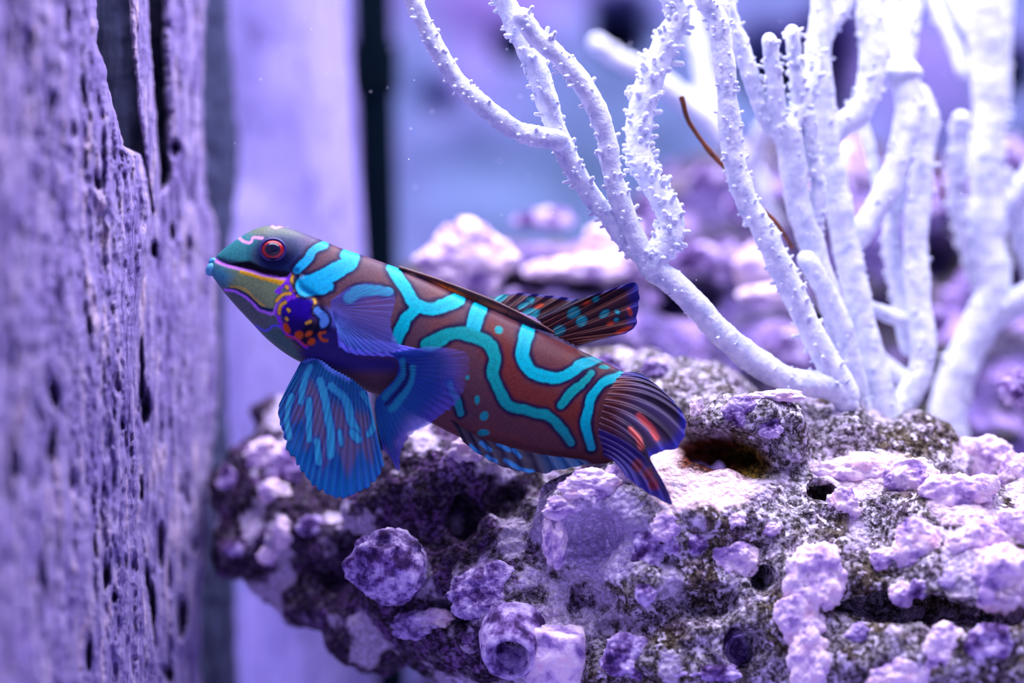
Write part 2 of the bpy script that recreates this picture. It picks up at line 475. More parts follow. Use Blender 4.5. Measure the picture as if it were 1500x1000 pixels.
bark('bark_strip', [(-150, 182), (0, 189), (100, 196), (160, 203), (270, 217), (310, 224)], [(-150, 210), (0, 216), (100, 224), (200, 231), (290, 236), (310, 228)], -150, 310, lambda x, y: ywood(x, y) + 0.5, 0.7, M_bark, plank, 14, amp=.15, jag=4, nc=40, edge=7)
pitsC = [(258, 215, 7, 12, 1.0), (275, 360, 6, 20, .7), (270, 720, 7, 26, .8), (267, 910, 7, 34, 1.2), (243, 985, 9, 16, 1.0), (235, 800, 5, 30, .8), (252, 340, 4, 18, .6), (284, 800, 6, 20, .5), (212, 600, 9, 22, 1.6), (206, 570, 5, 26, 1.2), (222, 900, 6, 46, 1.6), (214, 840, 5, 30, 1.2), (224, 365, 5, 14, 1.2), (207, 520, 4, 30, .9), (206, 720, 5, 26, 1.0)]
for k in range(22):
    pitsC.append((rr.uniform(225, 300), rr.uniform(20, 1000), rr.uniform(3, 7), rr.uniform(14, 60), rr.uniform(.15, .35)))
bark('bark_sheet', [(-150, 234), (0, 238), (140, 243), (265, 246), (290, 226), (330, 206), (430, 186), (500, 176), (580, 184), (620, 192), (700, 186), (800, 196), (860, 204), (960, 214), (1150, 220)], [(-150, 302), (0, 301), (60, 298), (130, 295), (230, 297), (290, 302), (330, 316), (420, 318), (520, 322), (600, 316), (700, 306), (830, 302), (870, 292), (1150, 296)], -150, 1150, lambda x, y: ywood(x, y) + 0.7, 1.0, M_bark, plank, 23, jag=7, pits=pitsC, nc=70, amp=.22)
bark('core_wood', [(-150, -240), (1100, -240)], [(-150, 324), (60, 338), (200, 350), (300, 346), (400, 330), (500, 330), (830, 344), (1150, 350)], -150, 1150, lambda x, y: ywood(x, y) + 3.0 - np.clip(x - 250, 0, 200) * 0.008, 0.8, M_core, plank, 31, nr=300, nc=80, amp=.3)
# support of the slab down to the tank bottom
V, F = tube(np.linspace((P(60, 1000, -1.5)[0], -1.5, -9), (P(60, 1000, -1.5)[0], -1.5, -8), 12), 1.3, 20, bump=.2); mesh_obj('root_stub', V, F, M_core, plank)

# smooth trunk behind it
trunk = thing('driftwood_log', (P(430, 500, 11)[0], 11.5, -9), 'smooth pale lilac trunk standing behind the cracked slab and fish head', 'driftwood')
nr, ns = 220, 64
t = np.linspace(-180, 1260, nr)
Lx = ip([(-180, 300), (0, 318), (60, 326), (130, 338), (200, 348), (270, 346), (320, 326), (400, 306), (700, 318), (830, 350), (1260, 356)], t)
Rx = ip([(-180, 492), (0, 506), (200, 521), (380, 533), (1260, 556)], t)
th = np.linspace(0, 2 * np.pi, ns, endpoint=False)
kk = (CAMD + 11) / CAMD / 100
cx = ((Lx + Rx) / 2 - 750) * kk; rx = (Rx - Lx) / 2 * kk; zz = np.maximum((500 - t) * kk, -9)
V = np.stack([cx[:, None] + rx[:, None] * np.cos(th), 11.3 + 1.25 * np.sin(th)[None] + 0 * rx[:, None], np.repeat(zz[:, None], ns, 1)], -1)
V[..., 1] += 0.16 * fbm(V * (0.9, 0.5, 0.3), 3)
mesh_obj('trunk', V.reshape(-1, 3), grid_faces(nr, ns, True)[:, ::-1], M_trunk, trunk)

# ------------------------------------------------------------------ main live rock
def E(S, px, py, y, rx, rz, ry, k=0.35, carve=False, roty=0):
    c = P(px, py, y); s = (CAMD + y) / CAMD / 100
    S.ell(c, (rx * s, ry, rz * s), k, carve, roty=roty)
S = SDF((-4.9, -3.2, -9.0), (9.6, 6.4, 1.2), 0.062)
for a_ in [
    (1180, 900, 2.2, 360, 215, 3.0), (1420, 930, 1.2, 260, 230, 2.9), (1000, 900, 1.7, 250, 170, 2.5), (790, 870, 2.0, 190, 160, 1.9),
    (650, 860, 2.4, 120, 120, 1.6), (700, 700, 2.6, 150, 80, 1.3), (620, 745, 2.4, 120, 80, 1.0), (480, 770, 3.6, 120, 80, 1.1), (380, 720, 4.1, 75, 72, .9),
    (365, 800, 3.9, 62, 48, .8), (420, 838, 3.7, 60, 45, .7), (470, 880, 3.2, 60, 50, .8), (545, 920, 2.8, 70, 62, .9), (420, 655, 4.4, 55, 30, .6), (400, 608, 5.0, 34, 26, .5),
    (820, 620, 3.4, 150, 90, 1.3), (920, 580, 3.6, 110, 75, 1.2), (1000, 600, 3.0, 110, 78, 1.2), (1090, 628, 2.0, 84, 56, 1.0), (1150, 640, 1.7, 60, 62, .9), (1200, 650, 2.1, 110, 72, 1.3),
    (1290, 690, 2.0, 150, 70, 1.3), (1352, 652, 1.7, 52, 46, .55), (1236, 604, 2.0, 30, 30, .35), (1460, 740, 1.9, 110, 70, 1.2), (1560, 760, 2.4, 120, 90, 1.5),
    (1085, 612, .9, 86, 34, .8), (1140, 640, .9, 46, 56, .7), (985, 715, 1.0, 120, 48, 1.1), (1010, 760, .6, 200, 70, 1.2), (1250, 740, .8, 150, 60, 1.0), (870, 760, .4, 92, 76, .9), (1360, 800, .2, 90, 75, 1.0),
    (1180, 860, -.2, 70, 60, .7), (1440, 860, .2, 90, 60, 1.0), (1000, 960, .2, 120, 50, .8), (1320, 970, -.6, 130, 55, .8)]:
    E(S, *a_)
# feet down to the tank bottom
S.ell((3.8, 2.2, -7), (4.4, 2.6, 2.9), .6); S.ell((6.5, 2.0, -8.2), (3.0, 2.6, 1.6), .5); S.ell((1.5, 2.2, -8.4), (2.4, 2.0, 1.4), .5)
def carve(px, py, rx, rz, ry, dy=0.0, k=.12, y=None):
    yf = S.front(px, py) if y is None else y
    if yf is not None: E(S, px, py, yf + dy, rx, rz, ry, k, True)
carve(868, 800, 58, 62, .8, -.25, .25)
carve(1056, 674, 62, 25, 1.1, .3, .08)
carve(1108, 684, 26, 24, .55, .1, .08)
carve(1205, 722, 17, 13, .9, .1, .05)
carve(1120, 852, 13, 22, .8, .1, .06)
carve(1086, 948, 30, 30, .9, .0, .08)
carve(860, 880, 50, 40, .7, -.1, .2)
carve(960, 905, 40, 26, .5, 0, .2)
carve(1010, 880, 60, 22, .5, 0, .2)
carve(1300, 890, 110, 20, .8, .1, .2)
carve(1440, 905, 70, 18, .7, .1, .2)
carve(490, 720, 30, 50, .7, 0, .2)
carve(530, 690, 40, 26, .7, 0, .2)
carve(680, 760, 26, 26, .5, 0, .2)
carve(740, 730, 30, 20, .4, 0, .2)
carve(1450, 700, 24, 40, .8, 0, .1)
carve(880, 940, 60, 40, .6, 0, .2)
carve(660, 900, 40, 26, .5, 0, .2)
rock_front = {}
def fy(px, py, d=0.5):
    y = S.front(px, py); return d if y is None else y
V, F = S.mesh()
Nn = vnormals(V, F)
wl = worley(V * 2.6)
d_ = 0.26 * fbm(V * 1.0, 4) + 0.20 * (0.5 - worley(V * 1.5 + 5)) + 0.11 * (0.5 - wl) + 0.07 * fbm(V * 6.0, 3, .6)
V = V + Nn * d_[:, None]
# growth on the rock: dark bare rock, grey-brown grainy turf, purple crust, pale patches
px = 750 + V[:, 0] * 100 * CAMD / (CAMD + V[:, 1]); py = 500 - V[:, 2] * 100 * CAMD / (CAMD + V[:, 1])
xx, zz = V[:, 0], V[:, 2]
crust = np.zeros(len(V))
turf = sstep(-0.6, 1.4, xx + 1.2 * fbm(V * .8 + 4, 3))           # turf on the right-hand part, purple crust on the left-hand part
n_a = fbm(V * 2.1 + 8, 4); n_b = fbm(V * 3.7 + 21, 4)
col = np.zeros((len(V), 4)); 
dark = lin((66, 46, 80)); grey = lin((166, 158, 172)); brown = lin((112, 100, 84)); purp = lin((122, 84, 150)); pale = lin((222, 206, 240))
c = dark + (lin((98, 72, 116)) - dark) * sstep(-.2, .3, n_b)[:, None]
tcol = grey + (brown - grey) * sstep(-.05, .3, n_a)[:, None]
c = c + (tcol - c) * turf[:, None]
pm = sstep(.10, .3, n_b) * (0.75 - 0.45 * turf)
c = c + (purp - c) * pm[:, None]
lm = sstep(.0, .14, fbm(V * (2.2, 2.2, 1.7) + 40, 4) - .09 - .05 * turf) * 0.9 * (1 - .0 * turf)
c = c + (pale - c) * lm[:, None]; crust = lm * .8
# dark maroon and orange sponge inside the cave
cc = P(1058, 680, 0.6); dd = np.sqrt(((xx - cc[0]) / .72) ** 2 + ((zz - cc[2]) / .40) ** 2); cm = (1 - sstep(.8, 1.15, dd)) * sstep(0.0, .35, V[:, 1])
sp = lin((120, 54, 28)) + (lin((124, 100, 24)) - lin((120, 54, 28))) * sstep(10.72 - 7.5, 11.0 - 7.5, xx)[:, None]
c = c + (sp - c) * cm[:, None]
# pink crust plate beside the tail
for (a0, b0, r1, r2) in ((1012, 708, .84, .42), (1055, 712, .60, .34), (985, 668, .36, .34)):
    cc = P(a0, b0, 0); dd = np.sqrt(((xx - cc[0]) / r1) ** 2 + ((zz - cc[2]) / r2) ** 2) + .35 * fbm(V * 3, 3); m_ = (1 - sstep(.75, 1.0, dd)) * (1 - cm)
    c = c + (lin((255, 222, 230)) - c) * m_[:, None]; crust = np.maximum(crust, m_)
# pale crust patches
for (a0, b0, r1, r2, cl) in ((868, 770, .95, .9, (196, 178, 224)), (1075, 815, .30, .24, (240, 215, 240)), (1320, 690, .42, .26, (246, 226, 240)), (1250, 700, .60, .34, (248, 228, 240)), (1400, 730, .55, .36, (240, 214, 240)), (1470, 850, .45, .5, (232, 204, 236)), (1440, 790, .4, .3, (240, 214, 240)), (700, 860, .42, .42, (190, 165, 225)), (660, 690, .34, .28, (150, 120, 185))):
    cc = P(a0, b0, 0); dd = np.sqrt(((xx - cc[0]) / r1) ** 2 + ((zz - cc[2]) / r2) ** 2) + .5 * fbm(V * 3.2 + a0, 3); m_ = (1 - sstep(.72, 1.0, dd)) * .92
    c = c + (lin(cl) - c) * m_[:, None]; crust = np.maximum(crust, m_ if sum(cl) > 500 else 0)
col[:, :3] = c
col[:, 3] = np.clip((0.12 + 0.75 * turf - cm), 0, 1)
rock = thing('live_rock', (3.8, 2.2, -9), 'large purple and grey live rock crusted with algae, under the fish', 'rock')
rb = mesh_obj('rock_body', V, F, M_rock, rock, col)
at = rb.data.attributes.new('crust', 'FLOAT', 'POINT'); at.data.foreach_set('value', crust.astype(np.float32))
RV_ = (px.copy(), py.copy(), V[:, 1].copy())
def fy(a, b, d=0.5):
    m = (np.abs(RV_[0] - a) < 9) & (np.abs(RV_[1] - b) < 9)
    return float(RV_[2][m].min()) if m.any() else d

# pale encrusting nodules on the rock
def lumpy(seed, n, spread, r0, r1, h=0.05, flat=1.0, rough=.05):
    g = R(seed); s = SDF((-1.7, -1.3, -1.5), (1.7, 1.3, 1.5), h)
    s.ell((0, 0, 0), (.85, .5, .8 * flat + .1), .15)
    for k in range(n * 2):
        c = g.normal(size=3) * spread * (1, .5, flat); c = c * min(1, .62 / np.linalg.norm(c))
        s.ell(c, np.full(3, g.uniform(r0, r1)) * (1, .85, .9), .22)
    V, F = s.mesh(); Nn = vnormals(V, F)
    V = V + Nn * (.34 * fbm(V * 2.4 + seed, 5, .62) + .10 * (.4 - worley(V * 3.6 + seed)))[:, None]
    return V / np.percentile(np.abs(V[:, 0]), 97), F
LUMPS = [lumpy(11, 4, .42, .34, .5), lumpy(12, 5, .55, .26, .42), lumpy(13, 4, .5, .26, .42, flat=.55), lumpy(14, 6, .55, .24, .40), lumpy(15, 3, .35, .4, .55)]
def nodule(parent, px, py, r, kind=0, mat=None, y=None, d=0.0, rot=0.0, sx=1.0, sz=1.0, name='coralline_nodule', sink=.22):
    V, F = LUMPS[kind % 5]
    y = (fy(px, py) if y is None else y)
    s = r * (CAMD + y) / CAMD / 100
    ca, sa = math.cos(rot), math.sin(rot)
    W = np.stack([V[:, 0] * ca - V[:, 2] * sa, V[:, 1], V[:, 0] * sa + V[:, 2] * ca], -1) * (s * sx, s * .62, s * sz)
    return mesh_obj(name, W + P(px, py, y + s * sink + d), F, mat or M_nod, parent)
for (a_, b_, r_, k_, ro, sx, sz, mt) in [
    (1350, 800, 44, 0, .3, 1, .95, 0), (1195, 845, 50, 1, .1, .9, 1, 0), (1170, 905, 36, 3, 1.2, 1, 1, 0), (1185, 965, 40, 1, .6, .8, 1.2, 0), (1075, 818, 36, 1, 2, 1, .8, 0),
    (1255, 690, 60, 2, .1, 1, .6, 0), (1240, 738, 40, 2, 2.2, .8, .7, 0), (1330, 700, 38, 4, .5, 1, .8, 0), (1400, 720, 58, 2, 3.3, 1, .75, 0), (1440, 672, 44, 1, 1.4, 1, .8, 0), (1490, 690, 30, 0, 2, 1, 1, 0),
    (1470, 850, 50, 1, 3, .9, 1, 0), (1430, 790, 44, 2, .4, 1, .8, 0), (1490, 775, 34, 0, .7, 1, 1, 0), (1295, 820, 20, 0, 1, 1, 1, 0), (1320, 870, 18, 4, 1, 1, 1, 0), (1345, 862, 15, 0, 2, 1, 1, 1),
    (1385, 945, 32, 3, .2, 1, 1, 0), (1330, 985, 58, 2, .4, 1, .7, 0), (1020, 795, 15, 4, 0, 1, 1, 1), (985, 800, 14, 0, 0, 1, 1, 1), (950, 800, 34, 3, .5, .8, 1.2, 1), (975, 770, 22, 1, .5, 1, 1, 0), (945, 870, 16, 4, .5, 1, 1, 1),
    (830, 740, 40, 2, 1.0, 1.1, .5, 0), (812, 790, 36, 1, 1.6, .5, 1.1, 0), (865, 711, 40, 3, .1, 1.1, .6, 0), (905, 700, 26, 0, 0, 1, .8, 0), (700, 870, 44, 1, .6, 1, .8, 1), (730, 850, 30, 3, .2, 1, .9, 1), (610, 915, 34, 1, .5, 1.1, .6, 1), (640, 905, 24, 3, .5, 1, .6, 0),
    (685, 660, 26, 1, 0, 1, .8, 0), 
    (400, 720, 22, 4, 0, 1, .8, 0), (390, 665, 32, 1, .6, 1, .7, 0), (420, 690, 30, 0, .2, 1, .8, 1), (335, 705, 20, 0, .2, .8, 1.2, 1), (415, 780, 18, 4, 0, .8, 1.2, 0), (455, 770, 20, 1, 0, 1, .8, 1), (392, 814, 15, 0, 0, 1, 1, 0), (345, 805, 15, 0, 0, 1.2, .7, 1), 
    (1080, 760, 16, 1, 0, 1, .7, 0), (1130, 775, 14, 3, 0, 1, .7, 0), (1390, 850, 14, 0, 0, 1, 1, 1), (1450, 940, 34, 1, 0, 1, .8, 1), (1260, 930, 20, 0, 0, 1, .9, 1), (1040, 985, 40, 2, 0, 1.2, .5, 1), (920, 960, 40, 3, .4, 1, .8, 1),
    (890, 540, 24, 0, 0, 1, .8, 1), (960, 540, 20, 1, 0, 1, .8, 1), (1020, 600, 20, 2, 1.2, .7, 1.1, 0), (1140, 580, 34, 2, 0, 1.2, .4, 0), (1085, 600, 26, 3, 0, 1, .8, 1), (1130, 625, 20, 1, .4, 1, .8, 1)]:
    nodule(rock, a_, b_, r_, k_, M_nodp if mt else M_nod, rot=ro, sx=sx, sz=sz)

# barnacle-like cups at the front
def cup(px, py, r, tilt, name='barnacle_cup', hh=1.2, mat=None, mouth=.62, y=None, plug=False):
    y = (fy(px, py) if y is None else y) - .1
    s = r * (CAMD + y) / CAMD / 100
    prof = [(1.0, -hh), (1.12, -.4 * hh), (1.05, .3 * hh), (.9, .7 * hh), (mouth + .08, .86 * hh), (mouth, .8 * hh), (mouth * .8, .2 * hh), (mouth * .5, -.5 * hh), (.02, -.6 * hh)]
    if plug: prof = [(1.0, -hh), (1.04, -.3 * hh), (1.0, .5 * hh), (.93, .84 * hh), (.8, .93 * hh), (.4, .9 * hh), (.02, .88 * hh)]
    th = np.linspace(0, 2 * np.pi, 40, endpoint=False); pr = crom(prof, 40)
    V = np.stack([pr[:, 0:1] * np.cos(th), pr[:, 0:1] * np.sin(th), np.repeat(pr[:, 1:2], 40, 1)], -1).reshape(-1, 3)
    V = V * (1 + .10 * fbm(V * 2.2 + px, 3))[:, None]
    from mathutils import Euler
    Mx = np.array(Euler(tilt).to_matrix())
    return mesh_obj(name, (V * s) @ Mx.T + P(px, py, y), grid_faces(40, 40, True)[:, ::-1], mat or M_nodp, rock)
cup(752, 938, 46, (math.radians(118), .2, 0), mat=M_nodp)
cup(815, 958, 42, (math.radians(12), .12, 0), mat=M_nod, hh=1.0, plug=True)
cup(1086, 950, 30, (math.radians(100), .1, 0), mat=M_nodp, mouth=.78, hh=.6)

# boulder resting in the hollow on the left, and a small purple stone at the right edge
def boulder(name, px, py, y, r, seed, mat, label, sx=1, sz=1):
    s_ = r * (CAMD + y) / CAMD / 100
    S2 = SDF((-1.5, -1.5, -1.5), (1.5, 1.5, 1.5), .05); g = R(seed)
    S2.ell((0, 0, 0), (1, .9, .95), .1)
    for k in range(9):
        d = g.normal(size=3); d /= np.linalg.norm(d); S2.ell(d * .72, np.full(3, g.uniform(.25, .42)), .15)
    for k in range(7):
        d = g.normal(size=3); d /= np.linalg.norm(d); S2.ell(d * 1.2, np.full(3, g.uniform(.22, .36)), .12, True)
    V, F = S2.mesh(); Nn = vnormals(V, F); V = V + Nn * (.30 * fbm(V * 1.5 + seed, 5, .6) + .1 * (.4 - worley(V * 2.2 + seed)))[:, None]
    o = mesh_obj(name, V * (s_ * sx, s_, s_ * sz) + P(px, py, y), F, mat)
    tag(o, label, 'stone'); return o
boulder('boulder', 566, 828, 0.62, 62, 4, M_nodp, 'round knobbly purple stone lodged in the dark hollow below the blue fin', 1.0, .95)
boulder('stone', 1492, 570, 2.6, 28, 8, M_nodp, 'small rounded maroon purple stone beside the thick blurred coral trunk', 1.0, 1.1)

# ------------------------------------------------------------------ background rockwork
S = SDF((-2.4, 4.5, -9.0), (13, 17, 7.4), 0.13)
for a_ in [(700, 440, 8.5, 140, 80, 2.0), (850, 430, 9, 160, 70, 2.0), (800, 520, 8, 260, 110, 2.2), (1000, 440, 10, 160, 110, 2.2), (1050, 330, 12, 130, 110, 2.0), (1200, 380, 11, 170, 130, 2.4), (1180, 260, 13, 120, 70, 1.8), (1380, 420, 11, 180, 150, 2.6), (1330, 300, 13, 120, 80, 1.6),
           (1500, 330, 12, 140, 130, 2.0), (1100, 560, 9, 300, 140, 2.6), (1450, 600, 9, 200, 140, 2.6), (1150, 800, 9, 400, 200, 2.8), (1240, 245, 11.5, 60, 40, 1.2), (1450, 640, 6.6, 60, 30, 1.0)]:
    E(S, *a_, k=.6)
S.ell((5, 10.5, -7.5), (7, 2.6, 4.5), .8)
for px_, py_, rx_, rz_ in ((1305, 480, 60, 60), (1210, 490, 34, 30), (1100, 410, 30, 26), (1490, 400, 40, 60), (1380, 380, 34, 40), (1010, 450, 50, 20), (880, 420, 60, 16), (760, 420, 40, 18), (1290, 210, 50, 30), (1380, 560, 40, 40)):
    y_ = S.front(px_, py_)
    if y_ is not None: E(S, px_, py_, y_ + .1, rx_, rz_, 1.3, .3, True)
V, F = S.mesh(); Nn = vnormals(V, F)
V = V + Nn * (.28 * fbm(V * .8, 4) + .16 * (.5 - worley(V * 1.3)))[:, None]
n_a = fbm(V * .9 + 3, 4); n_b = fbm(V * 1.3 + 30, 4); n_c = fbm(V * .8 + 60, 3)
c = lin((70, 58, 96)) + (lin((110, 92, 160)) - lin((70, 58, 96))) * sstep(-.2, .2, n_a)[:, None]
c = c + (lin((62, 54, 84)) - c) * (sstep(.08, .25, n_c) * .9)[:, None]
c = c + (lin((180, 150, 222)) - c) * (sstep(.08, .26, n_b) * .8)[:, None]
c = c + (lin((84, 84, 60)) - c) * (sstep(.2, .3, fbm(V * 1.1 + 90, 3)) * .7)[:, None]
col = np.concatenate([c, np.full((len(c), 1), .1)], 1)
bg = thing('back_rock', (5, 10.5, -9), 'blurred purple rockwork with dark hollows behind the white corals', 'rock')
mesh_obj('rock_body', V, F, M_bgrock, bg, col)
for (a_, b_, r_, k_, y_, sx, sz, mt) in [(688, 380, 70, 0, 5.6, 1, .8, 0), (800, 322, 40, 2, 8.2, 1.1, .6, 1), (850, 395, 56, 2, 6.8, 1.3, .5, 0), (900, 360, 46, 1, 7.4, 1, .9, 0), (1015, 378, 44, 2, 7.4, 1, .7, 1), (1066, 386, 34, 0, 7.6, 1, 1, 1), (1110, 390, 38, 4, 7.5, 1, .8, 0), (1130, 430, 40, 2, 6, 1.1, .5, 0), (1175, 510, 40, 1, 6.5, 1, .9, 1),
                                     (1250, 250, 40, 0, 10, 1, 1, 0), (1225, 300, 36, 1, 9.5, 1, .9, 1), (1040, 260, 30, 0, 9.5, 1, .7, 1), (1090, 300, 26, 3, 9, 1, 1, 1), (960, 300, 24, 1, 9, 1, 1, 1), (1385, 290, 40, 1, 9, 1, .8, 1), (1480, 240, 40, 0, 9, 1, .8, 1), (1490, 500, 40, 2, 8, 1, .7, 1), (1370, 470, 20, 0, 7, 1, 1, 1), (1500, 600, 30, 1, 7, 1, 1, 1), (760, 440, 30, 1, 7, 1, .6, 1), (930, 440, 40, 2, 7.2, 1, .5, 1)]:
    nodule(bg, a_, b_, r_, k_, M_nodp if mt else M_nod, y=y_, sx=sx, sz=sz, sink=.0)

# ------------------------------------------------------------------ corals
def coral_branch(parent, pts, r, y, seed, polyp=0.5, psize=1.0, taper=None):
    """pts px polyline root -> tip; r px radius (or (r0, r1)); y depth (or (y0, y1))"""
    r0, r1 = r if isinstance(r, tuple) else (r, r); y0, y1 = y if isinstance(y, tuple) else (y, y)
    p = np.asarray(pts, float); L = np.linalg.norm(np.diff(p, axis=0), axis=1).sum(); n = max(10, int(L / 4))
    c = crom(p, n); t = np.linspace(0, 1, n); yy = y0 + (y1 - y0) * t; s = (CAMD + yy) / CAMD / 100
    W = P(c[:, 0], c[:, 1], yy)
    rad = (.95 * (r0 + (r1 - r0) * t)) * s * (1 + .10 * fbm(np.stack([t * L * .03, t * 0 + seed, t * 0], -1), 3))
    V, F = tube(W, rad, 16, bump=.035, seed=seed)
    br = mesh_obj('branch', V, F, M_coral, parent)
    # polyps: small blunt knobs standing off the branch
    g = R(seed + 100); parts = []; m = int(L / 100 * 30 * polyp)
    T = np.gradient(W, axis=0); T /= np.linalg.norm(T, axis=1)[:, None]
    for k in range(m):
        i = g.randint(1, n - 1); d = g.normal(size=3); d -= T[i] * d.dot(T[i]); d /= np.linalg.norm(d) + 1e-6
        d = d + T[i] * .35; d /= np.linalg.norm(d)
        ln = g.uniform(.0, .075) * psize * (2.0 if g.rand() < .12 else 1); pr = g.uniform(.022, .046) * psize ** .5
        a0 = W[i] + d * rad[i] * .85
        q = np.linspace(a0, a0 + d * (rad[i] * .15 + ln), 3)
        parts.append(tube(q, [pr, pr * .85, pr * .8], 6))
    if parts:
        V, F = join(parts); o = sub_obj('polyps', V, F, M_coral, br); o['kind'] = 'stuff'
    return br
def z4(*p): return [(580 + a * .42, b * .42) for a, b in p]
def z5(*p): return [(980 + a * .35, b * .35) for a, b in p]
def z6(*p): return [(900 + a * .4, 300 + b * .4) for a, b in p]

colA = thing('sea_whip_coral', P(1236, 585, 1.3), 'slender white branching coral with knobbly polyps arching over the fish tail', 'coral')
for k, (pts, r_, y_, po, ps) in enumerate([
    ([(1240, 580)] + z6((780, 662), (660, 650), (560, 600), (460, 530), (380, 460), (300, 370), (230, 300), (150, 240), (110, 190)), (21, 19), (1.3, .5), .35, .7),
    (z4((880, 920), (850, 860), (790, 720), (750, 590), (735, 480), (700, 380), (640, 280), (560, 190), (490, 130), (440, 60)), (16, 15), (.5, -.2), .8, .9),
    (z4((850, 890), (790, 830), (740, 760), (680, 680), (620, 590), (570, 490), (530, 360), (480, 220), (420, 90), (380, 0), (350, -60)), (14, 17), (.6, .3), 1.3, 1.0),
    (z4((570, 490), (430, 460), (330, 390), (230, 300), (160, 200), (100, 90), (60, 0), (30, -60)), (15, 12), (.3, -.3), .8, .7),
    (z4((890, 930), (920, 870), (960, 800), (940, 710), (880, 620), (850, 520), (855, 400), (890, 270), (950, 130), (985, 60), (965, 0), (940, -50)), (20, 19), (.5, .9), 2.2, 1.45),
    ([(1240, 590)] + z6((830, 660), (760, 540), (700, 420), (640, 290), (580, 160), (520, 50), (480, -20)) + z5((270, 650), (250, 480), (235, 320), (220, 180), (200, 80), (150, 0), (130, -60)), (20, 15), (1.3, .6), .9, .8),
    (z5((225, 330), (232, 200), (220, 60), (205, -30)), (12, 12), (.85, .8), .6, .7),
    ]):
    coral_branch(colA, pts, r_, y_, k + 1, po, ps)
colB = thing('sea_whip_coral', P(1300, 628, 2.2), 'dense white coral thicket with blunt stubs and a capped branch, rooted in the rock saddle', 'coral')
for k, (pts, r_, y_, po, ps) in enumerate([
    ([(1266, 606)] + z6((880, 600), (850, 480), (800, 370), (740, 260), (700, 200)), (13, 14), (1.9, 1.5), .4, .7),
    ([(1264, 606), (1240, 520), (1212, 430)] + z5((590, 1000), (540, 850), (520, 700), (500, 580), (485, 530)), (17, 21), (2.2, 1.6), .4, .7),
    (z5((480, 560), (455, 480), (440, 330), (420, 170)), (13, 12), (1.6, 1.3), 1.2, 1.1),
    (z5((500, 545), (545, 460), (580, 400), (600, 300), (600, 200)), (15, 12), (1.6, 2.0), .9, 1.0),
    (z5((545, 420), (530, 300), (515, 130)), (12, 10), (1.7, 1.5), 1.6, 1.1),
    (z5((440, 540), (400, 480), (330, 280), (280, 130), (240, 0), (225, -60)), (13, 12), (1.6, 1.3), 1.0, .9),
    ([(1300, 630)] + z6((990, 760), (950, 600), (910, 450), (880, 300), (850, 160)) + z5((700, 800), (660, 600), (640, 400), (620, 250), (640, 100), (645, -40)), (22, 19), (2.2, 2.4), .4, .8),
    (z5((640, 170), (690, 90), (735, 20), (745, -50)), (14, 13), (2.4, 2.6), .4, .8),
    (z5((665, 590), (720, 530), (790, 470), (840, 350), (855, 200), (840, 60), (850, -50)), (19, 21), (2.4, 2.9), .6, .9),
    (z5((610, 1000), (625, 800), (600, 620), (585, 480)), (11, 11), (1.9, 1.7), .8, .8),
    (z6((860, 160), (930, 60), (1000, -60)) + z5((980, 600), (1005, 450), (985, 320)), (19, 22), (2.4, 3.0), .5, .8),
    ([(1304, 630)] + z6((1060, 730), (1090, 680), (1125, 600), (1130, 480), (1110, 300), (1105, 100)) + z5((1050, 800), (1062, 650), (1080, 500), (1040, 400)), (20, 18), (2.4, 3.4), .4, .8),
    (z6((1110, 440), (1050, 420), (960, 390), (890, 360)), (11, 12), (3.0, 2.6), .2, .7),
    (z6((1110, 660), (1040, 620), (970, 560), (930, 520)), (15, 13), (2.9, 3.3), .2, .7),
    (z6((1080, 520), (1050, 350), (1020, 200), (1015, 60)) + z5((950, 850), (960, 740)), (14, 13), (3.2, 3.4), 1.0, .9),
    (z5((880, 820), (865, 740), (845, 640), (815, 530)), (9, 9), (3.0, 3.4), .3, .7),
    (z5((985, 300), (995, 180), (1010, 60), (1030, -40)), (16, 17), (3.2, 3.6), .7, 1.0),
    (z5((960, 290), (945, 160), (925, -40)), (11, 10), (3.4, 3.8), .3, .7),
    ]):
    coral_branch(colB, pts, r_, y_, k + 20, po, ps)
# swollen cap on the branch
th = np.linspace(0, 2 * np.pi, 28, endpoint=False); pr = crom([(.02, .62), (.6, .50), (.98, .1), (1.0, -.18), (.7, -.36), (.35, -.42), (.02, -.4)], 20)
V = np.stack([pr[:, :1] * np.cos(th), pr[:, :1] * np.sin(th), np.repeat(pr[:, 1:], 28, 1)], -1).reshape(-1, 3); V = V * (1 + .08 * fbm(V * 2, 3))[:, None]
mesh_obj('branch_cap', V * .32 + P(1321, 106, 3.0), grid_faces(20, 28, True)[:, ::-1], M_coral, colB)

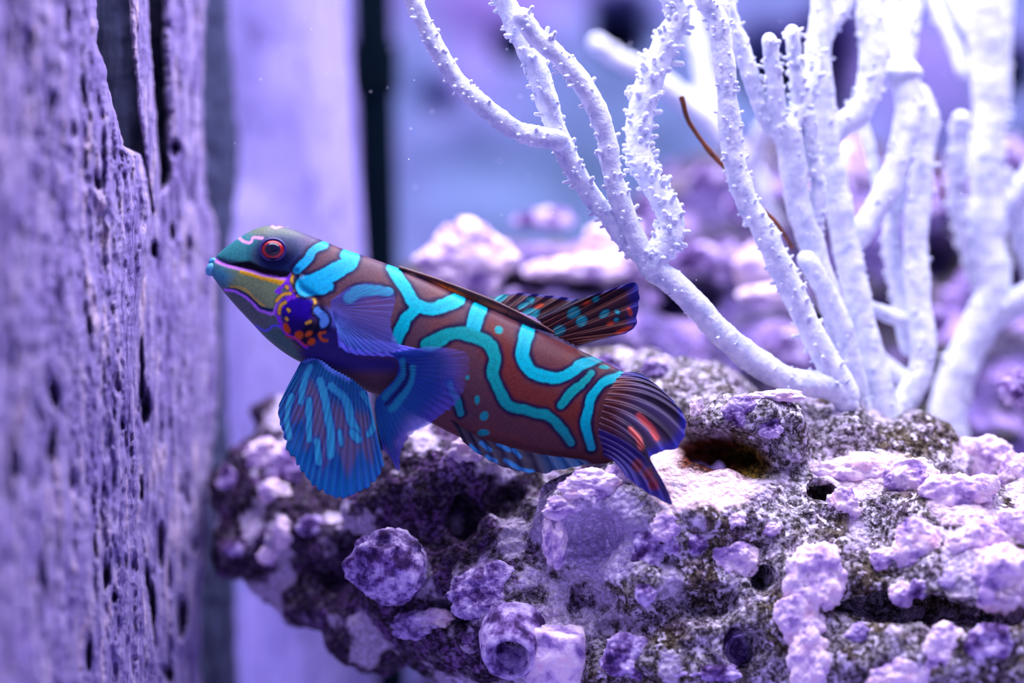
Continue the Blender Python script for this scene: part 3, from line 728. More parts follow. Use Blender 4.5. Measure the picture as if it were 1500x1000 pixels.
colC = thing('sea_whip_coral', P(1390, 620, 4.6), 'thick blurred white coral trunk standing apart behind the rock bump', 'coral')
for k, (pts, r_, y_, po, ps) in enumerate([
    (z6((1230, 860), (1225, 740), (1280, 560), (1340, 440), (1385, 330), (1375, 180), (1365, 40)) + z5((1330, 650), (1340, 450), (1330, 250), (1320, 100), (1320, -40)), (29, 25), (4.6, 5.0), .5, 1.1),
    (z6((1360, 420), (1450, 370), (1530, 330), (1600, 300)), (23, 22), (4.8, 4.4), .3, 1.0),
    (z5((1310, 290), (1245, 305), (1210, 230), (1160, 120), (1100, 0), (1080, -50)), (11, 9), (5.0, 5.6), .2, .9),
    (z5((1330, 200), (1260, 110), (1190, 0), (1170, -50)), (15, 14), (5.0, 5.6), .2, .9),
    (z6((1360, 330), (1300, 180), (1275, 60)) + z5((1200, 850), (1210, 650), (1222, 500)), (13, 14), (4.8, 4.2), 1.0, 1.3),
    (z5((1360, 600), (1390, 400), (1400, 200), (1415, -40)), (15, 12), (5.2, 5.4), .4, 1.0),
    (z5((1360, 880), (1420, 830), (1500, 750), (1580, 640)), (19, 18), (5.0, 5.2), .4, 1.0),
    (z5((1440, 830), (1490, 1000), (1550, 1180)), (20, 22), (5.2, 5.6), .4, 1.0),
    (z5((1400, 850), (1410, 730)), (12, 11), (5.1, 5.0), .3, 1.0),
    ]):
    coral_branch(colC, pts, r_, y_, k + 50, po, ps)
colD = thing('sea_whip_coral', P(1060, 300, 9), 'far pale lilac coral branch, strongly blurred, crossing behind the polyp branch', 'coral')
for k, (pts, r_, y_, po, ps) in enumerate([
    ([(1130, 300), (1090, 240)] + z4((1110, 440), (1060, 390), (960, 310), (870, 250), (780, 205), (700, 150)), (17, 12), (10, 8.5), .3, 1.2),
    (z4((1110, 440), (1085, 330), (1060, 180), (1030, 60), (1010, -60)), (15, 11), (9.6, 10), .3, 1.2),
    ([(1125, 175), (1110, 210), (1100, 270), (1135, 330)], (11, 11), (7.5, 9), .2, 1.2)]):
    coral_branch(colD, pts, r_, y_, k + 70, po, ps)

# brown dead stalks leaning on the corals
M_twig = mat_plain('brown_twig', (104, 56, 30), 0.8, 0.45, 6)
c = crom(z4((998, 342), (1020, 420), (1080, 510), (1150, 590), (1180, 640)) + [(1110, 300), (1138, 328), (1160, 362)], 60)
V, F = tube(P(c[:, 0], c[:, 1], np.interp(np.linspace(0, 1, 60), [0, .35, .7, 1], [1.2, 1.3, 1.5, 1.75])), np.linspace(.042, .026, 60), 10, bump=.02)
tag(mesh_obj('twig', V, F, M_twig), 'thin rust brown twig leaning against a slender white coral stem', 'twig')
c = crom([(1362, 195), (1368, 225), (1376, 255), (1384, 300)], 30)
V, F = tube(P(c[:, 0], c[:, 1], np.linspace(4.0, 4.6, 30)), .03, 8, bump=.01)
tag(mesh_obj('twig', V, F, M_twig), 'very thin blurred brown twig against the short coral stub', 'twig')

# ------------------------------------------------------------------ the fish
def z1(*p): return [(290 + a * .23333, 310 + b * .23333) for a, b in p]
def z2(*p): return [(380 + a * .25, 480 + b * .25) for a, b in p]
def z3(*p): return [(560 + a * .36, 380 + b * .36) for a, b in p]

def seg_dist(X, Y, poly):
    p = np.asarray(poly, float); best = np.full(X.shape, 1e9); tt = np.zeros(X.shape); L = len(p) - 1
    for i in range(L):
        a, b_ = p[i], p[i + 1]; d = b_ - a; l2 = d.dot(d) + 1e-9
        t = np.clip(((X - a[0]) * d[0] + (Y - a[1]) * d[1]) / l2, 0, 1)
        dd = np.hypot(X - a[0] - t * d[0], Y - a[1] - t * d[1]); m = dd < best
        best = np.where(m, dd, best); tt = np.where(m, (i + t) / L, tt)
    return best, tt

class Paint:
    def __init__(s, X, Y, base):
        s.X, s.Y = X, Y; s.c = np.empty(X.shape + (3,)); s.c[:] = lin(base)
        q = np.stack([X * .06, Y * .06, X * 0], -1); s.wx = 2.0 * fbm(q, 3); s.wy = 2.0 * fbm(q + 31, 3)
    def put(s, m, colr):
        s.c += (lin(colr) - s.c) * np.clip(m, 0, 1)[..., None]
    def line(s, poly, w, colr, soft=2.0, smooth=True, w1=None, a=1.0, wob=1.0):
        p = crom(poly, max(8, len(poly) * 7)) if smooth and len(poly) > 2 else poly
        d, t = seg_dist(s.X + s.wx * wob, s.Y + s.wy * wob, p)
        ww = (w + ((w if w1 is None else w1) - w) * t) / 2
        s.put(a * np.clip((ww - d) / soft + .5, 0, 1), colr)
    def spot(s, x, y, rx, ry, colr, soft=.25, rot=0.0, a=1.0):
        dx, dy = s.X + s.wx - x, s.Y + s.wy - y; ca, sa = math.cos(rot), math.sin(rot)
        d = np.hypot((dx * ca + dy * sa) / rx, (-dx * sa + dy * ca) / ry)
        s.put(a * (1 - sstep(1 - soft, 1 + soft, d)), colr)
    def poly(s, pts, colr, soft=3.0, a=1.0):
        p = np.asarray(pts, float); ins = np.zeros(s.X.shape, bool); n = len(p); j = n - 1
        for i in range(n):
            c_ = ((p[i, 1] > s.Y) != (p[j, 1] > s.Y)) & (s.X < (p[j, 0] - p[i, 0]) * (s.Y - p[i, 1]) / (p[j, 1] - p[i, 1] + 1e-9) + p[i, 0]); ins ^= c_; j = i
        d, _ = seg_dist(s.X, s.Y, np.vstack([p, p[:1]]))
        sd = np.where(ins, d, -d); s.put(a * np.clip(sd / soft + .5, 0, 1), colr)

FY = 0.35
fish = thing('mandarin_fish', P(640, 600, FY), 'turquoise and rust striped fish with a red eye hovering over the rock', 'fish')
# stations: top x, top y, bottom x, bottom y, half width (cm), depth of the spine
st = np.array([
    (310, 386, 307, 394, .05, -.10), (313, 376, 309, 404, .14, -.10), (326, 363, 323, 424, .24, -.08), (346, 348, 342, 447, .34, -.05), (370, 334, 365, 472, .42, 0),
    (396, 328, 390, 498, .49, .02), (426, 334, 420, 521, .55, .05), (458, 346, 456, 540, .60, .08), (500, 363, 500, 560, .66, .1), (548, 379, 550, 580, .72, .1), (600, 399, 598, 603, .74, .1),
    (660, 425, 644, 628, .74, .1), (720, 452, 694, 650, .70, .1), (780, 480, 750, 666, .64, .08), (840, 508, 806, 677, .55, .05), (890, 532, 852, 682, .45, .0), (930, 556, 892, 679, .34, -.05), (952, 580, 914, 668, .22, -.08), (958, 596, 924, 655, .08, -.1)])
nS, nA = 470, 260
ss = crom(st, nS)
th = np.linspace(0, 2 * np.pi, nA, endpoint=False)
tx, ty, bx, by, hw, yo = [ss[:, k][:, None] for k in range(6)]
cth, sth = np.cos(th)[None], np.sin(th)[None]
ex = .86
cv = np.sign(cth) * np.abs(cth) ** .95; sv = np.sign(sth) * np.abs(sth) ** ex
X = (tx + bx) / 2 + (tx - bx) / 2 * cv; Yp = (ty + by) / 2 + (ty - by) / 2 * cv
# a little narrower across the back than across the flanks
Dy = yo + hw * sv * (1 - .12 * cv)
side = np.sign(sv)
def gauss(x, y, r): return np.exp(-((X - x) ** 2 + (Yp - y) ** 2) / r ** 2)
Dy = Dy + side * np.abs(sv) ** .5 * (.13 * gauss(402, 366, 27) + .10 * gauss(455, 470, 50))
mouth = z1((95, 288), (160, 318), (260, 342), (370, 372), (480, 402), (560, 405))
dm, _ = seg_dist(X, Yp, crom(mouth, 40)); Dy = Dy - side * np.abs(sv) * .05 * np.exp(-(dm / 4) ** 2)
gill = z1((620, 380), (650, 480), (760, 560), (780, 680), (700, 800)); dg, _ = seg_dist(X, Yp, crom(gill, 40)); Dy = Dy - side * np.abs(sv) * .045 * np.exp(-(dg / 5) ** 2)
def FP(x, y, d): return np.stack([(x - 750) / 100, d + FY, (500 - y) / 100], -1)
V = FP(X, Yp, Dy)
pa = Paint(X, Yp, (90, 60, 74))
TQ = (0, 186, 200); TQ2 = (14, 160, 158); NAVY = (16, 10, 60)
# ground colours
n_ = fbm(np.stack([X * .02, Yp * .02, X * 0 + 3], -1), 4)
pa.put(sstep(-.1, .5, n_) * .5, (118, 62, 56))
pa.put(sstep(640, 800, X) * .5, (104, 44, 42))
pa.poly([(690, 450), (705, 520), (745, 590), (800, 600), (850, 640), (870, 600), (830, 580), (770, 560), (750, 500), (730, 470)], (112, 42, 34), 14, .7)
# head
pa.poly([(290, 420), (290, 300), (400, 300), (440, 340), (446, 380), (430, 405), (430, 440), (415, 470), (440, 520), (450, 560), (380, 560)], (88, 112, 112), 16)
pa.poly([(400, 318), (440, 330), (475, 350), (462, 366), (440, 395), (410, 400), (385, 380), (380, 340)], (84, 74, 112), 14, .9)
pa.poly(z1((60, 300), (150, 200), (260, 130), (400, 160), (340, 260), (350, 330), (240, 320)), (46, 122, 128), 10)
pa.spot(400, 340, 34, 9, (112, 124, 96), .6, .1, .8)
pa.poly(z1((120, 340), (300, 370), (540, 440), (500, 510), (490, 600), (460, 620), (380, 570), (300, 500), (180, 470)), (124, 146, 104), 8)
pa.poly(z1((60, 330), (160, 340), (220, 400), (180, 460), (60, 430)), (70, 150, 170), 16)
pa.poly(z1((170, 500), (300, 540), (400, 620), (490, 650), (500, 700), (430, 740), (300, 690)), (96, 112, 110), 8)
pa.poly(z1((330, 720), (440, 750), (520, 740), (640, 900), (640, 980), (560, 940)), (74, 112, 104), 8)
pa.spot(408, 374, 37, 31, (36, 58, 104), .4, .2)
pa.spot(408, 373, 28, 24, (12, 20, 66), .45)
for k in range(3):
    pa.line([(384 - 3 * k, 392 + 4 * k), (405, 400 + 4 * k), (426 + 2 * k, 392 + 4 * k), (440 + 2 * k, 374 + 2 * k)], 2.2, (14, 24, 70), 2)
pa.poly(z1((100, 288), (200, 322), (330, 306), (420, 355), (580, 380), (560, 408), (430, 398), (300, 362), (160, 322)), (4, 6, 24), 4)
pa.line(z1((90, 292), (150, 325), (260, 360), (370, 385), (470, 412), (560, 415), (620, 368)), 5, (206, 124, 244), 1.6)
pa.line(z1((270, 378), (350, 398), (450, 428), (550, 445)), 5, (226, 170, 30), 2.5, w1=8)
pa.line(z1((210, 470), (290, 490), (360, 550), (420, 595)), 4, (214, 180, 60), 3, a=.7)
pa.line(z1((180, 488), (240, 494), (330, 545), (400, 606), (480, 626)), 5.5, (12, 40, 80), 2)
pa.line(z1((165, 488), (235, 502), (325, 558), (395, 620), (480, 640), (505, 590), (530, 556), (600, 535)), 4.5, (190, 122, 244), 1.6)
pa.line(z1((350, 718), (430, 748), (480, 715), (520, 725)), 3.5, (96, 96, 230), 1.6)
pa.line(z1((245, 152), (290, 185), (335, 188), (345, 162), (405, 168)), 4, (230, 160, 240), 1.6)
pa.line(z1((455, 88), (480, 98), (520, 84)), 3.5, (236, 150, 240), 1.6)
# gill blotch: indigo and black with yellow and orange marks
pa.spot(491, 470, 24, 15, (104, 116, 214), .5, .5)
pa.spot(437, 452, 28, 26, (40, 6, 150), .3)
pa.poly(z1((560, 700), (700, 690), (860, 730), (900, 800), (820, 880), (700, 880), (600, 800), (540, 760)), (10, 2, 40), 8)
pa.poly(z1((540, 640), (640, 660), (700, 700), (620, 780), (540, 750)), (30, 4, 110), 8, .8)
pa.poly(z1((820, 740), (960, 720), (1040, 900), (1250, 910), (1280, 1000), (700, 1000), (640, 880)), (46, 38, 112), 14)
for p_ in (((500, 640), (520, 700), (560, 770), (620, 800), (690, 850)), ((510, 490), (560, 440), (580, 405)), ((500, 500), (560, 520), (610, 540), (650, 500), (650, 450)), ((560, 415), (575, 470), (600, 520), (560, 560), (510, 620))):
    pa.line(z1(*p_), 5, (136, 50, 226), 2)
for p_ in (((600, 400), (592, 430), (604, 450)), ((650, 445), (636, 478), (612, 498)), ((630, 530), (690, 520), (735, 545), (745, 572)), ((555, 568), (525, 590), (515, 640)), ((735, 600), (738, 640)), ((690, 700), (715, 690)), ((572, 612), (580, 622)), ((560, 672), (566, 680)), ((560, 470), (568, 480)), ((500, 560), (540, 520), (585, 515))):
    pa.line(z1(*p_), 6.5, (8, 4, 50), 2, wob=.5); pa.line(z1(*p_), 4.6, (224, 170, 60), 1.6, wob=.5)
for x_, y_, a_, b_ in ((560, 735, 22, 34), (640, 775, 30, 26), (705, 765, 26, 16), (720, 815, 26, 22)):
    q = z1((x_, y_))[0]; pa.spot(q[0], q[1], a_ * .2333, b_ * .2333, (206, 84, 26), .3, -.5)
pa.line(z1((805, 755), (775, 765), (785, 805), (815, 815)), 4.5, (206, 90, 26), 1.6)
pa.line(z1((560, 780), (620, 800), (690, 840)), 3.2, (200, 60, 70), 1.6)
# turquoise bands with navy edges
bands = [
    (z1((785, 205), (720, 245), (680, 310), (625, 372)), 13, 11, (24, 170, 220)),
    (z1((930, 258), (965, 300), (900, 350), (820, 405), (740, 450), (680, 470)), 20, 30, (10, 176, 220)),
    (z1((700, 460), (780, 480), (830, 470)), 26, 14, (10, 170, 214)),
    (z3((36, 30), (90, 110), (130, 175), (190, 200), (250, 190), (310, 160)), 16, 20, TQ),
    (z3((140, 190), (95, 250), (60, 330)), 18, 16, TQ),
    (z1((950, 540), (1020, 500), (1110, 490), (1200, 505)), 16, 14, (20, 176, 190)),
    (z3((395, 200), (380, 240), (372, 275)), 24, 22, TQ),
    (z3((190, 350), (290, 300), (370, 310), (440, 350), (462, 400), (450, 460), (480, 540), (520, 595), (600, 615), (680, 640), (730, 690), (765, 745)), 20, 11, TQ2),
    (z3((600, 265), (575, 340), (572, 400), (610, 455), (680, 480), (750, 470), (810, 430), (880, 405)), 21, 13, TQ),
    (z3((805, 512), (765, 545), (732, 585)), 11, 14, TQ2), (z3((850, 460), (830, 485), (815, 500)), 9, 10, TQ2),
    (z3((1000, 458), (920, 490), (862, 540), (836, 610), (826, 680), (852, 765)), 12, 12, TQ),
    (z3((275, 505), (300, 560), (320, 625)), 9, 10, TQ2),
    (z1((760, 620), (800, 660), (800, 700)), 10, 12, (90, 150, 230)),
]
for p_, w0, w1, cl in bands: pa.line(p_, w0 + 10, NAVY, 5, w1=w1 + 10, a=.95, wob=1.4)
for p_, w0, w1, cl in bands:
    pa.line(p_, w0, cl, 2.2, w1=w1, wob=1.5)
    pa.line(p_, w0 * .45, tuple(int(v * .8) for v in cl), w0 * .5, w1=w1 * .45, a=.5 * .8)
q = z3((475, 285))[0]; pa.spot(q[0], q[1], 6, 6, TQ2)
for x_, y_, a_, b_ in ((385, 570, 4, 6), (415, 635, 6, 7), (410, 705, 9, 5), (905, 440, 8, 3), (955, 505, 3, 3), (940, 590, 3, 3), (900, 635, 3, 3), (350, 480, 3, 3)):
    q = z3((x_, y_))[0]; pa.spot(q[0], q[1], a_, b_, TQ2)
body = mesh_obj('body', V.reshape(-1, 3), grid_faces(nS, nA, True), M_fish, fish, pa.c.reshape(-1, 3))
def near_y(px, py):
    """near flank depth of the body at a fish-plane pixel"""
    d = (X - px) ** 2 + (Yp - py) ** 2 + np.where(Dy > yo, 1e6, 0); i = np.argmin(d); return Dy.ravel()[i]

# eyes
def ball(c, r, sq=(1, 1, 1), nu=20, nv=28):
    u = np.linspace(0.02, np.pi - .02, nu)[:, None]; v_ = np.linspace(0, 2 * np.pi, nv, endpoint=False)[None]
    V = np.stack([np.sin(u) * np.cos(v_), np.cos(u) + 0 * v_, np.sin(u) * np.sin(v_)], -1).reshape(-1, 3) * r * np.asarray(sq)
    return V + np.asarray(c), grid_faces(nu, nv, True)
for sgn in (-1, 1):
    yn = near_y(401, 366)
    yy_ = yn if sgn < 0 else (2 * .03 - yn)
    c0 = FP(401., 366., yy_)
    V, F = ball(c0 + (0, -sgn * .03, 0), .172, (1.05, .55, .88)); e = mesh_obj('eye', V, F, M_iris, fish)
    V, F = ball(c0 + (0, sgn * .035, .005), .105, (1.1, .5, .92)); sub_obj('pupil', V, F, M_black, e)
    tt_ = np.linspace(0, 2 * np.pi, 40); ring = np.stack([c0[0] + .182 * np.cos(tt_), np.full(40, c0[1] + sgn * .0), c0[2] + .155 * np.sin(tt_)], -1)
    V, F = tube(ring, .02, 8, cap=False); sub_obj('eye_rim', V, F, mat_plain('eye_rim_violet', (44, 34, 110), .4), e)
# lips
c = crom(z1((70, 382), (62, 372), (85, 352), (120, 356), (150, 368)), 24)
V, F = tube(FP(c[:, 0], c[:, 1], np.linspace(-.12, -.24, 24)), np.r_[np.linspace(.05, .085, 8), np.linspace(.085, .03, 16)], 12)
mesh_obj('lower_lip', V, F, mat_plain('lip_blue', (76, 160, 190), .5, .1), fish)
c = crom(z1((78, 312), (88, 306), (110, 316), (140, 326)), 20)
V, F = tube(FP(c[:, 0], c[:, 1], np.linspace(-.12, -.22, 20)), np.linspace(.055, .02, 20), 10)
mesh_obj('upper_lip', V, F, mat_plain('lip_teal', (60, 150, 190), .5, .1), fish)

# fins
def fin(name, base, tip, yb, yt, paintfn, rays=14, ripple=.05, scallop=4.0, nu=170, nv=70, bulge=0.0, alpha=.95, ray_col=(70, 110, 200), ray_r=.012, thick=.02, raymat=None, edge_alpha=None, curve=0.0, endray=.97):
    B = crom(base, nu); T = crom(tip, nu); u = np.linspace(0, 1, nu)
    s = np.linspace(0, 1, nv)
    out = T - B; L = np.hypot(out[:, 0], out[:, 1])[:, None] + 1e-6
    T = T + out / L * (scallop * (np.abs(np.cos(np.pi * u * rays)) - .6) * .8 + scallop * 1.1 * fbm(np.stack([u * rays * 2.3, u * 0, u * 0 + len(name)], -1), 3))[:, None]
    # gently curved rays: bend sideways
    mid = np.stack([-(T - B)[:, 1], (T - B)[:, 0]], -1) * curve
    G = B[:, None] * (1 - s)[None, :, None] + T[:, None] * s[None, :, None] + mid[:, None] * (4 * s * (1 - s))[None, :, None]
    ybu = np.interp(u, np.linspace(0, 1, len(np.atleast_1d(yb))), np.atleast_1d(yb)); ytu = np.interp(u, np.linspace(0, 1, len(np.atleast_1d(yt))), np.atleast_1d(yt))
    D = ybu[:, None] * (1 - s) + ytu[:, None] * s + ripple * np.sin(2 * np.pi * u * rays)[:, None] * s[None] ** .7 - bulge * np.sin(np.pi * s)[None]
    XX, YY = G[..., 0], G[..., 1]
    p = Paint(XX, YY, (40, 90, 210)); al = np.full(XX.shape, float(alpha))
    if edge_alpha is not None: al = al + (edge_alpha - alpha) * (s[None] ** 2)
    r_ = paintfn(p, u[:, None] + 0 * s[None], s[None] + 0 * u[:, None])
    if r_ is not None: al = r_
    # thin paired skins closed at the margin
    V0 = FP(XX, YY, D); V1 = FP(XX, YY, D + thick); n = nu * nv
    F0 = grid_faces(nu, nv); i = np.arange(nu - 1); e1 = i * nv + nv - 1; e2 = (i + 1) * nv + nv - 1
    Fe = np.stack([e1, e2, e2 + n, e1 + n], -1)
    F = np.vstack([F0, F0[:, ::-1] + n, Fe])
    colr = np.concatenate([p.c, al[..., None]], -1).reshape(-1, 4); a1 = colr.copy(); a1[:, 3] = np.sqrt(np.clip(a1[:, 3], 0, 1)) * .6
    o = mesh_obj(name, np.vstack([V0.reshape(-1, 3), V1.reshape(-1, 3)]), F, M_fin, fish, np.vstack([colr, a1]))
    for k in range(rays):
        i = int(round((k + .5) / rays * (nu - 1))); m = int(nv * endray); c_ = V0[i, :m]; cc_ = p.c[i, :m]
        Vr, Fr = tube(c_[::2] - (0, .004, 0), np.linspace(ray_r, ray_r * .45, len(c_[::2])), 6)
        k_ = len(Vr) // 6; ci = np.clip(np.arange(k_) - 4, 0, len(cc_[::2]) - 1)
        rc = np.repeat(cc_[::2][ci] * .72 + lin(ray_col) * .28, 6, 0)
        sub_obj('fin_ray', Vr, Fr, M_fish, o, rc)
    return o

def p_pelvic(p, u, s):
    p.c[:] = lin((8, 92, 150)); p.put(sstep(.7, .95, s), (10, 116, 176)); p.put(sstep(.5, 1, np.abs(2 * u - .9)) * .4, (60, 120, 200))
    p.put(sstep(.2, .32, s) * (1 - sstep(.64, .78, s + .10 * np.sin(u * 40))) * sstep(.12, .3, u) * (1 - sstep(.88, 1, u)), (104, 92, 128))
    p.put((.5 + .5 * np.sin(u * 150)) * .45 * sstep(.5, .8, s), (20, 60, 180))
    for q_, w_ in ((((300, 230), (262, 330), (250, 430)), 9), (((300, 420), (298, 540), (304, 650)), 9), (((362, 310), (390, 400), (410, 500), (430, 620), (430, 740)), 11), (((430, 340), (510, 420), (540, 520), (575, 600)), 12), (((550, 610), (590, 650)), 11), (((350, 660), (360, 780)), 9), (((610, 380), (668, 470), (684, 560), (650, 615)), 9), (((480, 600), (490, 680)), 6), (((190, 400), (170, 520), (190, 640)), 8)):
        p.line(z2(*q_), w_ + 5, (22, 40, 150), 3, a=.7); p.line(z2(*q_), w_, (52, 170, 206), 2.5)
    p.line(z2((262, 190), (340, 172), (420, 235), (530, 295)), 9, (110, 150, 246), 3)
fin('pelvic_fin', z2((236, 205), (290, 180), (360, 190), (430, 240), (540, 300), (640, 380)), z2((165, 350), (118, 470), (140, 590), (180, 700), (270, 830), (360, 935), (450, 980), (540, 965), (620, 940), (690, 885), (740, 800)), (-.25, -.55, -.55), (-.45, -.85, -.8), p_pelvic, rays=22, ripple=.025, scallop=4, alpha=.97, ray_col=(40, 110, 190), ray_r=.014)

def p_pelvic2(p, u, s):
    p.c[:] = lin((18, 66, 146)); p.put(sstep(.55, 1, s) * .85, (98, 94, 218)); p.put(sstep(.35, .7, u) * .8 * (1 - sstep(.55, .95, s)), (14, 100, 160))
    p.put((.5 + .5 * np.sin(u * 170)) * .4, (30, 60, 170)); p.put(sstep(.75, 1, s) * sstep(.05, .2, u) * (1 - sstep(.3, .5, u)) * .7, (90, 60, 120))
    p.line(z2((850, 190), (855, 260), (800, 340), (740, 400)), 8, (24, 150, 176), 3); p.line(z2((905, 230), (890, 320), (830, 420), (780, 470)), 9, (24, 150, 180), 3)
    p.line(z2((875, 210), (872, 290), (815, 380), (750, 440)), 6, (14, 20, 90), 4)
    al = .95 - .5 * sstep(.5, 1, s) - .5 * sstep(.25, .9, s) * (1 - sstep(.15, .5, u)); return np.clip(al, .1, 1)
fin('pelvic_fin', z2((760, 150), (815, 185), (825, 240), (795, 305), (740, 360), (690, 420), (680, 480)), z2((1010, 105), (1220, 150), (1215, 290), (1150, 440), (1010, 545), (900, 615), (835, 720), (818, 830), (765, 745), (722, 700)), (-.95, -.75, -.5), (-.98, -.95, -.7, -.6), p_pelvic2, rays=28, ripple=.012, scallop=2.5, ray_col=(70, 90, 190), ray_r=.005, bulge=.08)

def p_pect(p, u, s):
    p.c[:] = lin((110, 106, 190)); p.put((.5 + .5 * np.sin(u * 120)) * .5, (66, 66, 150)); p.put(sstep(.5, .9, u) * .7, (60, 130, 210)); p.put((1 - sstep(0, .4, u)) * .5, (90, 80, 170))
    return np.clip((.2 + .36 * sstep(.2, .7, u)) * (.55 + .45 * sstep(0, .4, s)), 0.05, .9)
fin('pectoral_fin', z1((845, 560), (850, 600), (860, 640), (870, 690)), z1((960, 478), (1080, 452), (1200, 480), (1250, 540), (1232, 640), (1220, 720), (1250, 800), (1272, 862), (1100, 885), (980, 865), (905, 800)), (-.68, -.72, -.68), (-.88, -1.0, -.98, -.84), p_pect, rays=24, ripple=.012, scallop=1.5, ray_col=(120, 130, 230), ray_r=.006, bulge=.04)
# pale lower edge of the pectoral base
def p_pb(p, u, s):
    p.c[:] = lin((112, 106, 240)); p.put((.5 + .5 * np.sin(u * 50)) * .4, (60, 60, 200)); p.put(sstep(.6, 1, s) * .6, (40, 60, 190)); return np.clip(.9 - .5 * s, .2, 1)
fin('pectoral_fin', z1((880, 740), (960, 780), (1060, 800), (1160, 810)), z1((900, 850), (1000, 895), (1180, 905), (1330, 900), (1480, 880)), (-.72, -.74, -.74), (-.9, -1.0, -.95), p_pb, rays=10, ripple=.02, scallop=1.5, ray_col=(150, 150, 250), ray_r=.007)

def p_d1(p, u, s):
    p.c[:] = lin((16, 10, 34)); p.put(sstep(.5, .8, s), (70, 38, 42)); p.put((1 - sstep(.1, .3, s)) * .7, (20, 50, 110))
    p.put(np.exp(-((u - .32) / .09) ** 2) * np.exp(-((s - .45) / .2) ** 2), (220, 110, 20)); p.put(np.exp(-((u - .62) / .12) ** 2) * np.exp(-((s - .6) / .15) ** 2) * .8, (150, 90, 50))
fin('dorsal_fin', z3((75, 36), (160, 75), (250, 135), (380, 200), (500, 240), (620, 280), (692, 300)), z3((78, 30), (160, 58), (250, 86), (370, 130), (500, 190), (620, 248), (698, 292)), (.06, .06), (-.02, -.02), p_d1, rays=5, ripple=.01, scallop=0, nv=30, thick=.05, ray_col=(120, 80, 60), ray_r=.01)
# long spine lying along the folded first dorsal fin
c = crom(z3((70, 32), (230, 84), (460, 172), (640, 262), (700, 297)), 50); V, F = tube(FP(c[:, 0], c[:, 1], np.full(50, -.05)), np.linspace(.028, .018, 50), 8); mesh_obj('dorsal_spine', V, F, mat_plain('spine_brown', (82, 46, 48), .5), fish)

def p_d2(p, u, s):
    p.c[:] = lin((76, 34, 36)); p.put((.5 + .5 * np.sin(u * 2 * np.pi * 9)) ** 2 * .8, (16, 6, 30))
    p.put(sstep(.82, .95, s), (24, 20, 120)); p.put((1 - sstep(.0, .12, u)) * .6 + sstep(.93, 1, u) * .9, (20, 80, 110))
    for x_, y_, a_, b_ in ((780, 215, 10, 8), (812, 250, 8, 7), (722, 288, 9, 7), (870, 160, 6, 4), (905, 220, 9, 4), (480, 157, 12, 4.5), (602, 166, 7, 5), (575, 187, 9, 4), (600, 225, 16, 9), (960, 213, 3, 4), (955, 245, 4, 3)):
        q_ = z3((x_, y_))[0]; p.spot(q_[0], q_[1], a_ + 2, b_ + 2, (14, 14, 60), .3, -.5); p.spot(q_[0], q_[1], a_, b_, (22, 156, 166), .25, -.5)
    for x_, y_, a_, b_ in ((1010, 212, 3, 7), (985, 285, 12, 3), (835, 176, 6, 3), (930, 260, 6, 3), (640, 186, 7, 3)):
        q_ = z3((x_, y_))[0]; p.spot(q_[0], q_[1], a_, b_, (200, 70, 24), .4, -.4)
fin('dorsal_fin', z3((420, 165), (500, 190), (570, 215), (650, 245)), z3((440, 148), (560, 135), (700, 145), (810, 160)), (.1, .1), (.25, .3), p_d2, rays=6, ripple=.03, scallop=2, ray_col=(130, 70, 60), ray_r=.012)
fin('dorsal_fin', z3((630, 235), (660, 270), (690, 298), (740, 325), (800, 352)), z3((830, 150), (930, 120), (1035, 95), (1045, 180), (1025, 280), (940, 312), (850, 332)), (.05, .05), (-.05, -.3), p_d2, rays=9, ripple=.05, scallop=3, ray_col=(140, 80, 76), ray_r=.018)

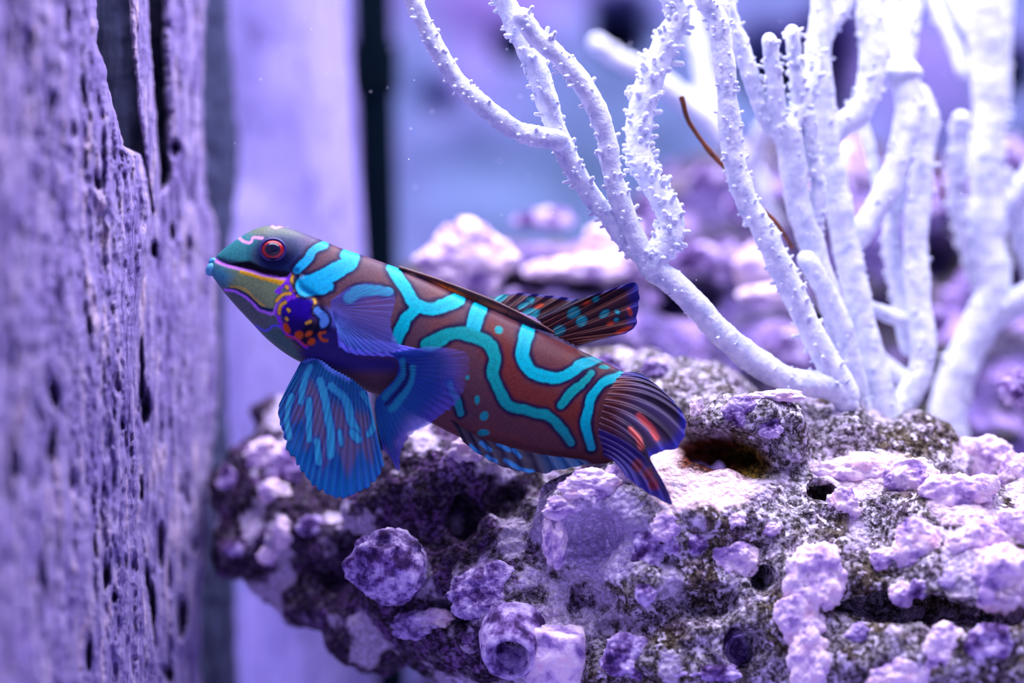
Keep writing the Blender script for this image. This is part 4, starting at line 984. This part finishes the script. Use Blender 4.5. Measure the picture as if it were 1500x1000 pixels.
def p_anal(p, u, s):
    p.c[:] = lin((40, 32, 62)); p.put(sstep(.6, .8, u) * .8 * (1 - sstep(.92, 1, u)), (18, 80, 140)); p.put((.5 + .5 * np.sin(u * 60)) * sstep(.6, .8, u) * .5, (10, 30, 90))
    for q_ in (((360, 755), (395, 785)), ((405, 745), (440, 775)), ((475, 750), (515, 775)), ((535, 775), (560, 800)), ((500, 815), (560, 845)), ((430, 800), (460, 820)), ((570, 850), (610, 860))):
        p.line(z3(*q_), 6, (30, 110, 180), 3, smooth=False)
fin('anal_fin', z3((280, 650), (380, 715), (500, 755), (640, 790), (830, 815)), z3((330, 740), (390, 785), (500, 845), (640, 865), (850, 828)), (-.45, -.5, -.4), (-.55, -.6, -.45), p_anal, rays=9, ripple=.03, scallop=2, ray_col=(4, 8, 30), ray_r=.008)

def p_caud(p, u, s):
    p.c[:] = lin((110, 96, 134)); p.put((.5 + .5 * np.sin(u * 2 * np.pi * 8 + 1.0)) ** 1.5 * .9 * sstep(.12, .5, s), (26, 14, 36)); p.put(1 - sstep(.08, .45, s), (98, 46, 46))
    p.put(sstep(.84, .98, s) * .8, (56, 56, 190)); p.put((1 - sstep(.03, .12, u)) * .7, (70, 80, 170)); p.put(sstep(.66, .72, u) * .85, (34, 26, 130))
    p.line(z3((1040, 630), (1085, 675), (1110, 720)), 9, (240, 110, 110), 3); p.line(z3((1005, 690), (1035, 720), (1050, 760)), 9, (240, 130, 120), 3)
    for x_, y_ in ((1075, 865), (1035, 830), (1095, 905)):
        q_ = z3((x_, y_))[0]; p.spot(q_[0], q_[1], 8, 9, (110, 20, 60), .4)
fin('tail_fin', z3((985, 460), (945, 500), (910, 560), (890, 640), (880, 720), (900, 800)), z3((1085, 486), (1175, 570), (1228, 650), (1208, 745), (1140, 775), (1085, 800), (1112, 870), (1168, 985), (1050, 925), (975, 865)), (-.12, -.42, -.54, -.5, -.4, -.3), (-.35, -.75, -.8, -1.0, -.9), p_caud, rays=15, ripple=.05, scallop=2.5, ray_col=(120, 106, 140), ray_r=.016, curve=-.12, bulge=.05)

# ------------------------------------------------------------------ drifting specks in the water
g = R(77); parts = []
for k in range(100):
    px_, py_, y_ = g.uniform(320, 1480), g.uniform(10, 420), g.uniform(-3.5, 5)
    r_ = g.uniform(.005, .013)
    V, F = ball(P(px_, py_, y_), r_, (1, 1, 1.2), 5, 6); parts.append((V, F))
V, F = join(parts)
sp = mesh_obj('drifting_specks', V, F, mat_plain('pale_speck', (220, 216, 250), .8, .05))
tag(sp, 'tiny pale specks drifting in the water around the fish and corals', 'specks', kind='stuff')

for o in bpy.data.objects:
    if '_w' in o: del o['_w']
